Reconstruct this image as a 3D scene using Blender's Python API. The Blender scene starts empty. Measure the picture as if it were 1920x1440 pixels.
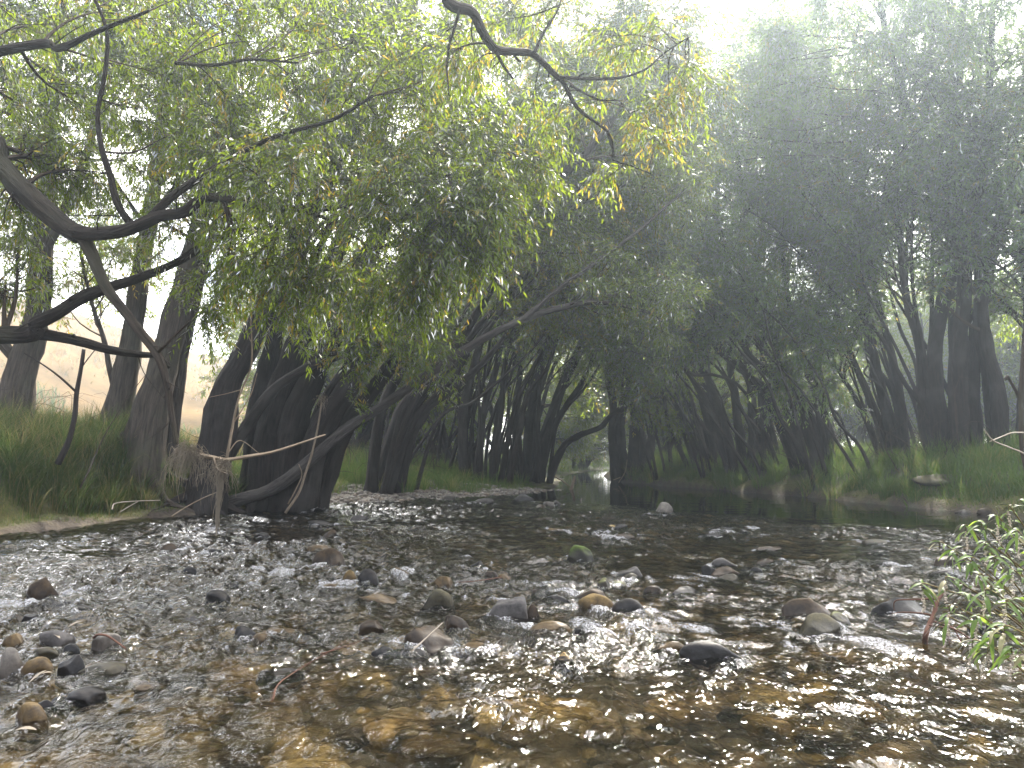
import bpy, bmesh, math
import numpy as np
from mathutils import Vector, Matrix

S = bpy.context.scene
COL = S.collection
RNG = np.random.default_rng(7)

# ------------------------------------------------------------------ camera
F = 1445.0
PITCH = math.atan(130 / F)
CAMZ = 1.25
cam = bpy.data.cameras.new('camera')
cam.sensor_width = 36
cam.lens = 36 * F / 1920
cam.clip_start = 0.05
cam.clip_end = 2000
cam_ob = bpy.data.objects.new('camera', cam)
cam_ob.location = (0, 0, CAMZ)
cam_ob.rotation_euler = (math.pi / 2 + PITCH, 0, 0)
COL.objects.link(cam_ob)
S.camera = cam_ob

# ------------------------------------------------------------------ light
SUN_AZ = math.radians(21)      # to the right of the view axis
SUN_EL = math.radians(43)
sunv = Vector((math.sin(SUN_AZ) * math.cos(SUN_EL), math.cos(SUN_AZ) * math.cos(SUN_EL), math.sin(SUN_EL)))
sl = bpy.data.lights.new('sun', 'SUN')
sl.energy = 5.0
sl.angle = math.radians(0.53)
sl.color = (1.0, 0.93, 0.82)
so = bpy.data.objects.new('sun', sl)
so.rotation_euler = (-sunv).to_track_quat('-Z', 'Y').to_euler()
so.location = (10, 25, 30)
COL.objects.link(so)

w = bpy.data.worlds.new('World')
S.world = w
w.use_nodes = True
nt = w.node_tree
nt.nodes.clear()
sky = nt.nodes.new('ShaderNodeTexSky')
sky.sky_type = 'NISHITA'
sky.sun_disc = False
sky.sun_elevation = SUN_EL
sky.sun_rotation = SUN_AZ
sky.air_density = 1.0
sky.dust_density = 1.5
tc = nt.nodes.new('ShaderNodeTexCoord')
mp = nt.nodes.new('ShaderNodeMapping')
mp.inputs['Scale'].default_value = (1.4, 1.4, 3.0)
nz = nt.nodes.new('ShaderNodeTexNoise')
nz.inputs['Scale'].default_value = 2.2
nz.inputs['Detail'].default_value = 7
nz.inputs['Roughness'].default_value = 0.6
cr = nt.nodes.new('ShaderNodeMapRange')
cr.inputs['From Min'].default_value = 0.36
cr.inputs['From Max'].default_value = 0.52
mx = nt.nodes.new('ShaderNodeMixRGB')
mx.inputs['Color2'].default_value = (13.0, 12.7, 12.9, 1)
bg = nt.nodes.new('ShaderNodeBackground')
bg.inputs['Strength'].default_value = 0.15
out = nt.nodes.new('ShaderNodeOutputWorld')
L = nt.links.new
L(tc.outputs['Generated'], mp.inputs['Vector'])
L(mp.outputs['Vector'], nz.inputs['Vector'])
L(nz.outputs['Fac'], cr.inputs['Value'])
L(cr.outputs['Result'], mx.inputs['Fac'])
L(sky.outputs['Color'], mx.inputs['Color1'])
dt = nt.nodes.new('ShaderNodeVectorMath'); dt.operation = 'DOT_PRODUCT'
dt.inputs[1].default_value = sunv
gm = nt.nodes.new('ShaderNodeMapRange'); gm.interpolation_type = 'SMOOTHSTEP'
gm.inputs['From Min'].default_value = 0.15; gm.inputs['From Max'].default_value = 1.0
cm = nt.nodes.new('ShaderNodeMixRGB')
cm.inputs['Color1'].default_value = (5.6, 5.7, 6.2, 1); cm.inputs['Color2'].default_value = (30, 28.5, 27, 1)
L(tc.outputs['Generated'], dt.inputs[0]); L(dt.outputs['Value'], gm.inputs['Value']); L(gm.outputs[0], cm.inputs['Fac'])
L(cm.outputs['Color'], mx.inputs['Color2'])
L(mx.outputs['Color'], bg.inputs['Color'])
L(bg.outputs['Background'], out.inputs['Surface'])

S.view_settings.view_transform = 'Standard'
S.view_settings.look = 'None'
S.view_settings.gamma = 1
S.view_settings.exposure = 1.42
cy = S.cycles
cy.use_denoising = True
try:
    cy.denoiser = 'OPENIMAGEDENOISE'
except Exception:
    pass
cy.use_adaptive_sampling = True
cy.adaptive_threshold = 0.015
cy.max_bounces = 12
cy.diffuse_bounces = 8
cy.glossy_bounces = 3
cy.transmission_bounces = 8
cy.volume_bounces = 0
cy.transparent_max_bounces = 8
cy.sample_clamp_indirect = 4
cy.sample_clamp_direct = 0
cy.caustics_reflective = False
cy.caustics_refractive = False

# ------------------------------------------------------------------ geometry helpers
CP, SP = math.cos(PITCH), math.sin(PITCH)


def P(px, py, Y):
    """world point seen at photo pixel (px,py) at forward distance Y"""
    u, v = (px - 960) / F, (720 - py) / F
    dx, dy, dz = u, CP - v * SP, SP + v * CP
    k = Y / dy
    return np.array([dx * k, Y, CAMZ + dz * k])


def G(px, py, z=0.0):
    u, v = (px - 960) / F, (720 - py) / F
    dx, dy, dz = u, CP - v * SP, SP + v * CP
    k = (z - CAMZ) / dz
    return np.array([dx * k, dy * k, z])


def PW(wpx, Y):
    return wpx / F * Y / 2


def smooth(a, b, x):
    t = np.clip((np.asarray(x, float) - a) / (b - a), 0, 1)
    return t * t * (3 - 2 * t)


def norm(v):
    return v / np.maximum(np.linalg.norm(v, axis=-1, keepdims=True), 1e-9)


def _h(ix, iy, iz, seed):
    h = (ix.astype(np.int64) * 374761393 + iy.astype(np.int64) * 668265263 + iz.astype(np.int64) * 1274126177 + seed * 974634541) & 0xFFFFFFFF
    h = ((h ^ (h >> 13)) * 1274126177) & 0xFFFFFFFF
    h = ((h ^ (h >> 16)) * 2246822519) & 0xFFFFFFFF
    h = h ^ (h >> 15)
    return (h & 0xFFFF) / 32767.5 - 1.0


def vnoise(x, y, z=None, seed=0):
    x = np.asarray(x, float); y = np.asarray(y, float)
    fx, fy = np.floor(x), np.floor(y)
    tx, ty = x - fx, y - fy
    tx = tx ** 3 * (tx * (tx * 6 - 15) + 10); ty = ty ** 3 * (ty * (ty * 6 - 15) + 10)
    if z is None:
        o = np.zeros_like(fx)
        a = _h(fx, fy, o, seed); b = _h(fx + 1, fy, o, seed); c = _h(fx, fy + 1, o, seed); d = _h(fx + 1, fy + 1, o, seed)
        return (a + (b - a) * tx) * (1 - ty) + (c + (d - c) * tx) * ty
    z = np.asarray(z, float)
    fz = np.floor(z); tz = z - fz; tz = tz ** 3 * (tz * (tz * 6 - 15) + 10)
    r = []
    for k in (0, 1):
        a = _h(fx, fy, fz + k, seed); b = _h(fx + 1, fy, fz + k, seed); c = _h(fx, fy + 1, fz + k, seed); d = _h(fx + 1, fy + 1, fz + k, seed)
        r.append((a + (b - a) * tx) * (1 - ty) + (c + (d - c) * tx) * ty)
    return r[0] * (1 - tz) + r[1] * tz


def fbm(x, y, z=None, oct=4, seed=0, gain=0.5):
    s, a, f = 0, 1, 1
    for k in range(oct):
        s = s + a * vnoise(x * f, y * f, None if z is None else z * f, seed + k * 17)
        a *= gain; f *= 2.03
    return s


class MB:
    """collects numpy geometry and links it as one mesh object"""

    def __init__(self):
        self.v, self.q, self.t, self.uv, self.c, self.qm, self.tm = [], [], [], [], [], [], []
        self.n = 0

    def add(self, v, q=None, t=None, uv=None, c=None, mat=0):
        v = np.asarray(v, float).reshape(-1, 3)
        n = len(v)
        self.v.append(v)
        self.uv.append(np.zeros((n, 2)) if uv is None else np.asarray(uv, float).reshape(-1, 2))
        if c is None:
            c = np.zeros((n, 4))
        c = np.asarray(c, float)
        if c.ndim == 1:
            c = np.tile(c, (n, 1))
        self.c.append(c)
        if q is not None and len(q):
            q = np.asarray(q, np.int64).reshape(-1, 4)
            self.q.append(q + self.n); self.qm.append(np.full(len(q), mat))
        if t is not None and len(t):
            t = np.asarray(t, np.int64).reshape(-1, 3)
            self.t.append(t + self.n); self.tm.append(np.full(len(t), mat))
        self.n += n

    def build(self, name, mats, parent=None, origin=(0, 0, 0), smooth_shade=True):
        V = np.concatenate(self.v) - np.asarray(origin, float)
        UV = np.concatenate(self.uv); C = np.concatenate(self.c)
        Q = np.concatenate(self.q) if self.q else np.zeros((0, 4), np.int64)
        T = np.concatenate(self.t) if self.t else np.zeros((0, 3), np.int64)
        mi = np.concatenate([np.concatenate(self.qm) if self.qm else np.zeros(0), np.concatenate(self.tm) if self.tm else np.zeros(0)]).astype(np.int32)
        li = np.concatenate([Q.ravel(), T.ravel()]).astype(np.int32)
        ls = np.concatenate([np.arange(len(Q)) * 4, len(Q) * 4 + np.arange(len(T)) * 3]).astype(np.int32)
        me = bpy.data.meshes.new(name)
        me.vertices.add(len(V)); me.vertices.foreach_set('co', V.astype(np.float32).ravel())
        me.loops.add(len(li)); me.loops.foreach_set('vertex_index', li)
        me.polygons.add(len(ls)); me.polygons.foreach_set('loop_start', ls)
        try:
            lt = np.concatenate([np.full(len(Q), 4), np.full(len(T), 3)]).astype(np.int32)
            me.polygons.foreach_set('loop_total', lt)
        except Exception:
            pass
        me.polygons.foreach_set('material_index', mi)
        me.polygons.foreach_set('use_smooth', np.full(len(ls), smooth_shade))
        u = me.uv_layers.new(name='UVMap')
        u.data.foreach_set('uv', UV[li].astype(np.float32).ravel())
        ca = me.color_attributes.new('tint', 'FLOAT_COLOR', 'POINT')
        ca.data.foreach_set('color', C.astype(np.float32).ravel())
        if not isinstance(mats, (list, tuple)):
            mats = [mats]
        for m in mats:
            me.materials.append(m)
        me.update(calc_edges=True)
        o = bpy.data.objects.new(name, me)
        COL.objects.link(o)
        if parent is not None:
            o.parent = parent
        else:
            o.location = origin
        return o


def tag(o, label=None, cat=None, group=None, kind=None):
    if label: o['label'] = label
    if cat: o['category'] = cat
    if group: o['group'] = group
    if kind: o['kind'] = kind
    return o


def empty(name, loc, label, cat, group=None):
    o = bpy.data.objects.new(name, None)
    o.empty_display_size = 0.2
    o.location = loc
    COL.objects.link(o)
    return tag(o, label, cat, group)


def catmull(pts, n):
    pts = np.asarray(pts, float)
    if len(pts) < 3:
        t = np.linspace(0, 1, n)[:, None]
        return pts[0] * (1 - t) + pts[-1] * t
    p = np.vstack([2 * pts[0] - pts[1], pts, 2 * pts[-1] - pts[-2]])
    m = len(pts) - 1
    t = np.linspace(0, m, n); i = np.minimum(t.astype(int), m - 1); f = (t - i)[:, None]
    a, b, c, d = p[i], p[i + 1], p[i + 2], p[i + 3]
    return 0.5 * (2 * b + (c - a) * f + (2 * a - 5 * b + 4 * c - d) * f ** 2 + (3 * b - a - 3 * c + d) * f ** 3)


def tubes(mb, Pth, R, sides=5, mat=0, c=None, rough=0.0, seed=0, ridge=0.0):
    """Pth (M,K,3), R (M,K): M tapered tubes in one go"""
    M, K, _ = Pth.shape
    T = np.empty_like(Pth)
    T[:, 1:-1] = Pth[:, 2:] - Pth[:, :-2]; T[:, 0] = Pth[:, 1] - Pth[:, 0]; T[:, -1] = Pth[:, -1] - Pth[:, -2]
    T = norm(T)
    mean = norm(T.mean(1))
    ref = np.where(np.abs(mean[:, 2:3]) < 0.75, np.array([[0, 0, 1.0]]), np.array([[0.2, 1.0, 0]]))
    ref = np.repeat(ref[:, None], K, 1)
    A = norm(np.cross(T, ref)); B = np.cross(T, A)
    n = sides + 1
    ang = np.arange(n) / sides * 2 * math.pi
    ca, sa = np.cos(ang), np.sin(ang)
    off = A[:, :, None] * ca[None, None, :, None] + B[:, :, None] * sa[None, None, :, None]
    rr = np.repeat(R[:, :, None], n, 2)
    ln = np.concatenate([np.zeros((M, 1)), np.cumsum(np.linalg.norm(np.diff(Pth, axis=1), axis=2), 1)], 1)
    if rough:
        a2 = np.broadcast_to(ang[None, None], rr.shape)
        l2 = np.repeat(ln[:, :, None], n, 2)
        ids = np.arange(M)[:, None, None] * 7.3 + 0 * l2
        rr = rr * (1 + rough * fbm(np.cos(a2) * 1.7 + ids, l2 * 1.6, np.sin(a2) * 1.7, oct=4, seed=seed))
        if ridge:
            rr = rr * (1 + ridge * np.exp(-l2 / .55) * (np.sin(a2 * 4 + seed) + .6 * np.sin(a2 * 7 + 2 * seed)) + .035 * np.sin(a2 * 5 + l2 * 1.3 + seed))
    V = Pth[:, :, None] + off * rr[..., None]
    i = np.arange(M)[:, None, None] * K * n; k = np.arange(K - 1)[None, :, None] * n; j = np.arange(sides)[None, None]
    b0 = i + k + j
    q = np.stack([b0, b0 + 1, b0 + 1 + n, b0 + n], -1).reshape(-1, 4)
    uv = np.stack([np.broadcast_to(ang[None, None] / (2 * math.pi), rr.shape) * np.maximum(R.max(1), .02)[:, None, None] * 6.28, np.repeat(ln[:, :, None], n, 2)], -1)
    mb.add(V, q=q, uv=uv, c=c, mat=mat)


def tube1(mb, pts, r0, r1=None, n=24, sides=10, rough=0.0, seed=0, flare=0.0, mat=0, power=1.0, cap=False, ridge=0.0):
    """one tube through control points; r0 may be a list of radii"""
    path = catmull(pts, n)
    if r1 is None:
        rr = np.interp(np.linspace(0, len(r0) - 1, n), np.arange(len(r0)), r0)
    else:
        rr = r0 + (r1 - r0) * np.linspace(0, 1, n) ** power
    if flare:
        rr = rr * (1 + flare * np.exp(-np.linspace(0, 1, n) * 14))
    if cap:
        path = np.vstack([path, path[-1:] + (path[-1:] - path[-2:-1]) * 0.02]); rr = np.append(rr, 0.001)
        path = np.vstack([path[:1] - (path[1:2] - path[:1]) * 0.02, path]); rr = np.insert(rr, 0, 0.001)
    tubes(mb, path[None], rr[None], sides=sides, rough=rough, seed=seed, mat=mat, ridge=ridge)
    return path, rr


# ------------------------------------------------------------------ materials
def nodes(name):
    m = bpy.data.materials.new(name)
    m.use_nodes = True
    t = m.node_tree
    t.nodes.clear()
    o = t.nodes.new('ShaderNodeOutputMaterial')
    return m, t, o


def N(t, typ, **kw):
    n = t.nodes.new(typ)
    for k, v in kw.items():
        if hasattr(n, k) and k not in n.inputs:
            setattr(n, k, v)
        else:
            n.inputs[k.replace('_', ' ')].default_value = v
    return n


def ramp(t, fac, stops):
    r = t.nodes.new('ShaderNodeValToRGB')
    e = r.color_ramp.elements
    e[0].position, e[0].color = stops[0][0], (*stops[0][1], 1)
    e[1].position, e[1].color = stops[-1][0], (*stops[-1][1], 1)
    for p, c in stops[1:-1]:
        x = e.new(p); x.color = (*c, 1)
    t.links.new(fac, r.inputs['Fac'])
    return r.outputs['Color']


def mix(t, fac, a, b, blend='MIX'):
    m = t.nodes.new('ShaderNodeMixRGB'); m.blend_type = blend
    for sock, val in ((m.inputs['Fac'], fac), (m.inputs['Color1'], a), (m.inputs['Color2'], b)):
        if isinstance(val, (int, float)):
            sock.default_value = val
        elif isinstance(val, tuple):
            sock.default_value = (*val, 1)
        else:
            t.links.new(val, sock)
    return m.outputs['Color']


def math_(t, op, a, b=None, clamp=False):
    m = t.nodes.new('ShaderNodeMath'); m.operation = op; m.use_clamp = clamp
    for sock, val in ((m.inputs[0], a), (m.inputs[1], b)):
        if val is None: continue
        if isinstance(val, (int, float)): sock.default_value = val
        else: t.links.new(val, sock)
    return m.outputs[0]


def leaf_mat(name, green, green2, yellow, trans, tyellow, under=(0.085, 0.125, 0.045), tw=0.55, rough=0.34, gl=0.5):
    m, t, o = nodes(name)
    at = N(t, 'ShaderNodeAttribute', attribute_name='tint')
    sp = t.nodes.new('ShaderNodeSeparateColor')
    t.links.new(at.outputs['Color'], sp.inputs['Color'])
    R, Gc = sp.outputs[0], sp.outputs[1]
    base = mix(t, R, green, green2)
    base = mix(t, Gc, base, yellow)
    geo = N(t, 'ShaderNodeNewGeometry')
    bf = math_(t, 'MULTIPLY', geo.outputs['Backfacing'], 0.38)
    base = mix(t, bf, base, under)
    tr = mix(t, Gc, mix(t, R, trans, tuple(c * 0.8 for c in trans)), tyellow)
    d = N(t, 'ShaderNodeBsdfDiffuse'); t.links.new(base, d.inputs['Color'])
    tl = N(t, 'ShaderNodeBsdfTranslucent'); t.links.new(tr, tl.inputs['Color'])
    ms = N(t, 'ShaderNodeMixShader'); ms.inputs[0].default_value = tw
    t.links.new(d.outputs[0], ms.inputs[1]); t.links.new(tl.outputs[0], ms.inputs[2])
    g = N(t, 'ShaderNodeBsdfGlossy', Roughness=rough)
    g.inputs['Color'].default_value = (gl, gl, gl, 1)
    fr = N(t, 'ShaderNodeFresnel', IOR=1.42)
    ms2 = N(t, 'ShaderNodeMixShader')
    t.links.new(fr.outputs[0], ms2.inputs[0]); t.links.new(ms.outputs[0], ms2.inputs[1]); t.links.new(g.outputs[0], ms2.inputs[2])
    t.links.new(ms2.outputs[0], o.inputs['Surface'])
    return m


def bark_mat(name, c1, c2, c3=None, furrow=26.0, bump=0.6):
    m, t, o = nodes(name)
    uv = N(t, 'ShaderNodeUVMap', uv_map='UVMap')
    mp = N(t, 'ShaderNodeMapping'); mp.inputs['Scale'].default_value = (furrow, furrow * 0.16, 1)
    t.links.new(uv.outputs[0], mp.inputs['Vector'])
    n1 = N(t, 'ShaderNodeTexNoise', Scale=1.0, Detail=6.0, Roughness=0.65, Distortion=0.6)
    t.links.new(mp.outputs[0], n1.inputs['Vector'])
    vo = N(t, 'ShaderNodeTexVoronoi', feature='DISTANCE_TO_EDGE', Scale=0.8)
    t.links.new(mp.outputs[0], vo.inputs['Vector'])
    ob = N(t, 'ShaderNodeTexCoord')
    n2 = N(t, 'ShaderNodeTexNoise', Scale=1.3, Detail=4.0)
    t.links.new(ob.outputs['Object'], n2.inputs['Vector'])
    col = ramp(t, n1.outputs['Fac'], [(0.3, c1), (0.7, c2)])
    if c3:
        col = mix(t, ramp(t, n2.outputs['Fac'], [(0.5, (0, 0, 0)), (0.68, (0.8, 0.8, 0.8))]), col, c3)
    h = math_(t, 'ADD', n1.outputs['Fac'], math_(t, 'MULTIPLY', vo.outputs['Distance'], 0.8))
    b = N(t, 'ShaderNodeBump', Strength=bump, Distance=0.03)
    t.links.new(h, b.inputs['Height'])
    d = N(t, 'ShaderNodeBsdfPrincipled', Roughness=0.9)
    d.inputs['Specular IOR Level'].default_value = 0.25
    t.links.new(col, d.inputs['Base Color']); t.links.new(b.outputs[0], d.inputs['Normal'])
    t.links.new(d.outputs[0], o.inputs['Surface'])
    return m


def stone_mat(name, c1, c2, moss=None, mossamt=0.0, wet=True, scale=9.0):
    m, t, o = nodes(name)
    ob = N(t, 'ShaderNodeTexCoord')
    oi = N(t, 'ShaderNodeObjectInfo')
    va = N(t, 'ShaderNodeVectorMath', operation='ADD')
    t.links.new(ob.outputs['Object'], va.inputs[0]); t.links.new(oi.outputs['Random'], va.inputs[1])
    n1 = N(t, 'ShaderNodeTexNoise', Scale=scale, Detail=8.0, Roughness=0.68)
    n2 = N(t, 'ShaderNodeTexNoise', Scale=scale * 6, Detail=5.0, Roughness=0.7)
    n3 = N(t, 'ShaderNodeTexNoise', Scale=scale * 0.5, Detail=3.0)
    for n in (n1, n2, n3):
        t.links.new(va.outputs[0], n.inputs['Vector'])
    f = math_(t, 'ADD', math_(t, 'MULTIPLY', n1.outputs['Fac'], 0.65), math_(t, 'MULTIPLY', n2.outputs['Fac'], 0.35))
    col = ramp(t, f, [(0.36, c1), (0.64, c2)])
    geo = N(t, 'ShaderNodeNewGeometry')
    if moss:
        sx = N(t, 'ShaderNodeSeparateXYZ'); t.links.new(geo.outputs['Normal'], sx.inputs[0])
        k = math_(t, 'ADD', math_(t, 'MULTIPLY', sx.outputs[2], 0.5), math_(t, 'SUBTRACT', n3.outputs['Fac'], 0.85 - mossamt))
        k = math_(t, 'MULTIPLY', k, 5.0, clamp=True)
        col = mix(t, k, col, moss)
    p = N(t, 'ShaderNodeBsdfPrincipled')
    p.inputs['Specular IOR Level'].default_value = .3
    if wet:
        sp = N(t, 'ShaderNodeSeparateXYZ'); t.links.new(geo.outputs['Position'], sp.inputs[0])
        h = math_(t, 'ADD', sp.outputs[2], math_(t, 'MULTIPLY', math_(t, 'SUBTRACT', n1.outputs['Fac'], 0.5), 0.14))
        mr = N(t, 'ShaderNodeMapRange'); t.links.new(h, mr.inputs['Value'])
        mr.inputs['From Min'].default_value = 0.05; mr.inputs['From Max'].default_value = 0.13
        wetf = math_(t, 'SUBTRACT', 1.0, mr.outputs[0])
        col = mix(t, math_(t, 'MULTIPLY', wetf, 0.8), col, (0.4, 0.36, 0.33), 'MULTIPLY')
        t.links.new(math_(t, 'ADD', 0.36, math_(t, 'MULTIPLY', mr.outputs[0], 0.45)), p.inputs['Roughness'])
    else:
        p.inputs['Roughness'].default_value = 0.85
    b = N(t, 'ShaderNodeBump', Strength=0.55, Distance=0.012)
    t.links.new(f, b.inputs['Height'])
    t.links.new(col, p.inputs['Base Color']); t.links.new(b.outputs[0], p.inputs['Normal'])
    t.links.new(p.outputs[0], o.inputs['Surface'])
    return m


def blade_mat(name, a, b, yellow, trans, tw=0.4):
    m, t, o = nodes(name)
    at = N(t, 'ShaderNodeAttribute', attribute_name='tint')
    sp = t.nodes.new('ShaderNodeSeparateColor')
    t.links.new(at.outputs['Color'], sp.inputs['Color'])
    base = mix(t, sp.outputs[1], mix(t, sp.outputs[0], a, b), yellow)
    tr = mix(t, sp.outputs[1], trans, tuple(min(1, c * 1.3) for c in yellow))
    d = N(t, 'ShaderNodeBsdfDiffuse'); t.links.new(base, d.inputs['Color'])
    tl = N(t, 'ShaderNodeBsdfTranslucent'); t.links.new(tr, tl.inputs['Color'])
    ms = N(t, 'ShaderNodeMixShader'); ms.inputs[0].default_value = tw
    t.links.new(d.outputs[0], ms.inputs[1]); t.links.new(tl.outputs[0], ms.inputs[2])
    t.links.new(ms.outputs[0], o.inputs['Surface'])
    return m


LEAF = leaf_mat('willow_leaf', (0.10, 0.14, 0.018), (0.07, 0.115, 0.016), (0.36, 0.24, 0.05), (0.34, 0.46, 0.02), (0.62, 0.42, 0.05))
LEAF_R = leaf_mat('willow_leaf_backlit', (0.08, 0.14, 0.045), (0.065, 0.115, 0.038), (0.30, 0.21, 0.05), (0.46, 0.62, 0.21), (0.6, 0.47, 0.13), under=(0.11, 0.155, 0.10), tw=.6)  # same willow leaf, its colours brightened and cooled for the hazy backlit side
WEED = leaf_mat('weed_leaf', (0.11, 0.19, 0.04), (0.08, 0.15, 0.035), (0.45, 0.36, 0.24), (0.36, 0.52, 0.07), (0.5, 0.4, 0.25), under=(0.12, 0.17, 0.07), tw=.62, rough=.5, gl=.35)
BARK = bark_mat('dark_bark', (0.006, 0.0045, 0.004), (0.042, 0.032, 0.028), (0.055, 0.05, 0.045), furrow=14, bump=1.0)
BARK_L = bark_mat('bare_grey_bark', (0.018, 0.0155, 0.014), (0.115, 0.098, 0.09), (0.09, 0.08, 0.07), furrow=22, bump=.8)
BARK_N = bark_mat('cracked_dark_bark', (0.007, 0.0055, 0.005), (0.05, 0.038, 0.03), (0.05, 0.047, 0.03), furrow=34, bump=1.0)
BARK_W = bark_mat('grey_brown_bark', (0.014, 0.011, 0.009), (0.11, 0.088, 0.07), (0.085, 0.08, 0.055), furrow=14, bump=1.0)
TWIG = bark_mat('twig_bark', (0.03, 0.022, 0.016), (0.07, 0.05, 0.035), bump=0.1)
DEAD = bark_mat('weathered_wood', (0.13, 0.095, 0.065), (0.33, 0.26, 0.19), bump=0.4, furrow=50)
BLEACH = bark_mat('bleached_wood', (0.22, 0.18, 0.14), (0.5, 0.44, 0.36), bump=0.3, furrow=60)
REDW = bark_mat('reddish_driftwood', (0.05, 0.024, 0.017), (0.15, 0.075, 0.05), bump=0.3, furrow=60)
STRAW = blade_mat('dried_flood_grass', (0.28, 0.235, 0.18), (0.19, 0.155, 0.115), (0.36, 0.31, 0.24), (0.26, 0.21, 0.15), 0.25)
GRASS = blade_mat('bank_grass', (0.08, 0.145, 0.032), (0.06, 0.115, 0.028), (0.26, 0.22, 0.09), (0.12, 0.20, 0.04))
SHADED_SEDGE = blade_mat('long_sedge_shaded', (0.045, 0.085, 0.022), (0.032, 0.06, 0.018), (0.22, 0.18, 0.09), (0.075, 0.13, 0.028))  # sedge greens darkened to carry the shade of the left bank
DRYG = blade_mat('dry_field_grass', (0.21, 0.145, 0.06), (0.15, 0.10, 0.042), (0.08, 0.11, 0.03), (0.34, 0.25, 0.11))

# ------------------------------------------------------------------ terrain
YL = [-14, 0, 8, 11.6, 13.5, 15, 16, 18, 20.4, 24, 26.7, 33, 43, 50, 60, 75, 100, 240]
XL = [-8, -8.2, -8.4, -7.9, -7.4, -6.9, -6.3, -4.8, -2.6, 0.0, 1.6, 1.9, 2.9, 4.3, 7, 13, 26, 60]
YR = [-14, 0, 4, 6, 8, 10, 12, 14, 16, 20, 24, 28, 31, 36, 43, 50, 60, 75, 100, 240]
XR = [2.6, 2.7, 3.1, 3.9, 5.2, 6.9, 8.4, 9.4, 9.6, 8.9, 7.9, 6.6, 5.2, 4.8, 5.2, 6.8, 9.8, 16.5, 30, 64]
PS = ([-30, -3, -1, 0, .12, .5, .75, 1.15, 1.7, 4, 20, 300], [-.3, -.28, -.16, -.02, .10, .2, .6, 1.15, 1.5, 1.8, 2.0, 2.2])
PG = ([-30, -3, -1, 0, 1.5, 3, 5.5, 9, 14, 30, 300], [-.3, -.2, -.1, 0, .1, .25, .65, 1.0, 1.3, 1.8, 2.2])
PR = ([-30, -3, -1, 0, .15, .8, 1.6, 3, 8, 30, 300], [-.3, -.5, -.3, -.03, .16, .45, .85, 1.15, 1.4, 2.0, 2.2])


def riffle_edge(x):
    return np.interp(x, [-9, -3, 0, 1.7, 3.3, 5.4, 7.5, 9], [30, 25, 22, 19.5, 16.6, 14.4, 12.9, 12.2])


def dist_banks(x, y):
    wob = 0.25 * fbm(y * 0.5, x * 0 + 3.1, oct=3, seed=5) * smooth(4, 8, y)
    return np.interp(y, YL, XL) + wob - x, x - np.interp(y, YR, XR) - 0.25 * fbm(y * 0.45, x * 0 + 9.1, oct=3, seed=8)


def ground_z(x, y):
    x = np.asarray(x, float); y = np.asarray(y, float)
    dl, dr = dist_banks(x, y)
    wg = smooth(16.6, 19.0, y)
    zl = np.interp(dl, *PS) * (1 - wg) + np.interp(dl, *PG) * wg
    zr = np.interp(dr, *PR)
    low = smooth(13.5, 10.5, y)                       # the near right bank is a low shingle edge
    zr = np.where(dr > 0, zr * (1 - 0.6 * low), zr)
    z = np.maximum(zl, zr)
    inside = np.maximum(dl, dr) < 0
    pool = smooth(-0.5, 2.5, y - riffle_edge(x))
    bed = -0.20 - 0.55 * pool
    m = smooth(0, 2.2, -np.maximum(dl, dr))
    z = np.where(inside, np.minimum(z, 0) * (1 - m) + bed * m, z)
    z = z + 0.06 * fbm(x * 0.9, y * 0.9, oct=4, seed=21) * np.where(inside, 0.6, 1.0) * np.clip(0.3 + np.abs(np.maximum(dl, dr)), 0, 1)
    return z


def axis(parts):
    a = []
    for lo, hi, st in parts:
        a.append(np.arange(lo, hi, st))
    return np.concatenate(a + [np.array([parts[-1][1]])])


def grid_faces(nx, ny):
    i = np.arange(nx - 1)[None]; j = np.arange(ny - 1)[:, None]
    b = j * nx + i
    return np.stack([b, b + 1, b + 1 + nx, b + nx], -1).reshape(-1, 4)


gx = axis([(-170, -30, 5), (-30, -11, .6), (-11, 14, .16), (14, 30, .6), (30, 110, 5)])
gy = axis([(-14, 1, .6), (1, 30, .16), (30, 60, .4), (60, 240, 5)])
X, Y = np.meshgrid(gx, gy)
Z = ground_z(X, Y)
dl, dr = dist_banks(X, Y)
dd = np.maximum(dl, dr)
# colours: bed, shingle, red clay lip, moss, turf, dry field
c = np.zeros(X.shape + (3,))
n1 = fbm(X * 1.3, Y * 1.3, oct=4, seed=2)[..., None]
n2 = fbm(X * 0.35, Y * 0.35, oct=3, seed=12)[..., None]
bed = np.array([.14, .115, .075]) * (1 + .35 * n1)
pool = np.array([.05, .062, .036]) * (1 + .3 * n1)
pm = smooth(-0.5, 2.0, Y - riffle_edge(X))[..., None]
clay = np.array([.055, .04, .028]) * (1 + .3 * n1)
mossc = np.array([.075, .07, .02]) * (1 + .45 * n1)
turf = np.array([.03, .042, .014]) * (1 + .4 * n1)
soil = np.array([.05, .04, .028]) * (1 + .4 * n1)
dry = np.array([.16, .11, .048]) * (1 + .25 * n2)
gravel = np.array([.17, .15, .125]) * (1 + .2 * n1)
D = dd[..., None]
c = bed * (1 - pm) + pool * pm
c = np.where(D > -0.05, clay, c)
mm = smooth(.1, .3, dd + .12 * n1[..., 0])[..., None] * (1 - smooth(.75, 1.2, dd + .2 * n1[..., 0]))[..., None]
t2 = smooth(.7, 1.1, dd + .2 * n1[..., 0])[..., None]
c = np.where(D > 0, clay * (1 - mm) + mossc * mm, c)
c = c * (1 - t2) + (turf * .6 + soil * .4) * t2
gb = (smooth(17.2, 18.6, Y) * smooth(27.5, 24.5, Y) * smooth(3.6, 2.4, dl + .4 * n1[..., 0]) * (dl > -1.0))[..., None]
c = c * (1 - gb) + gravel * gb
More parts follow.
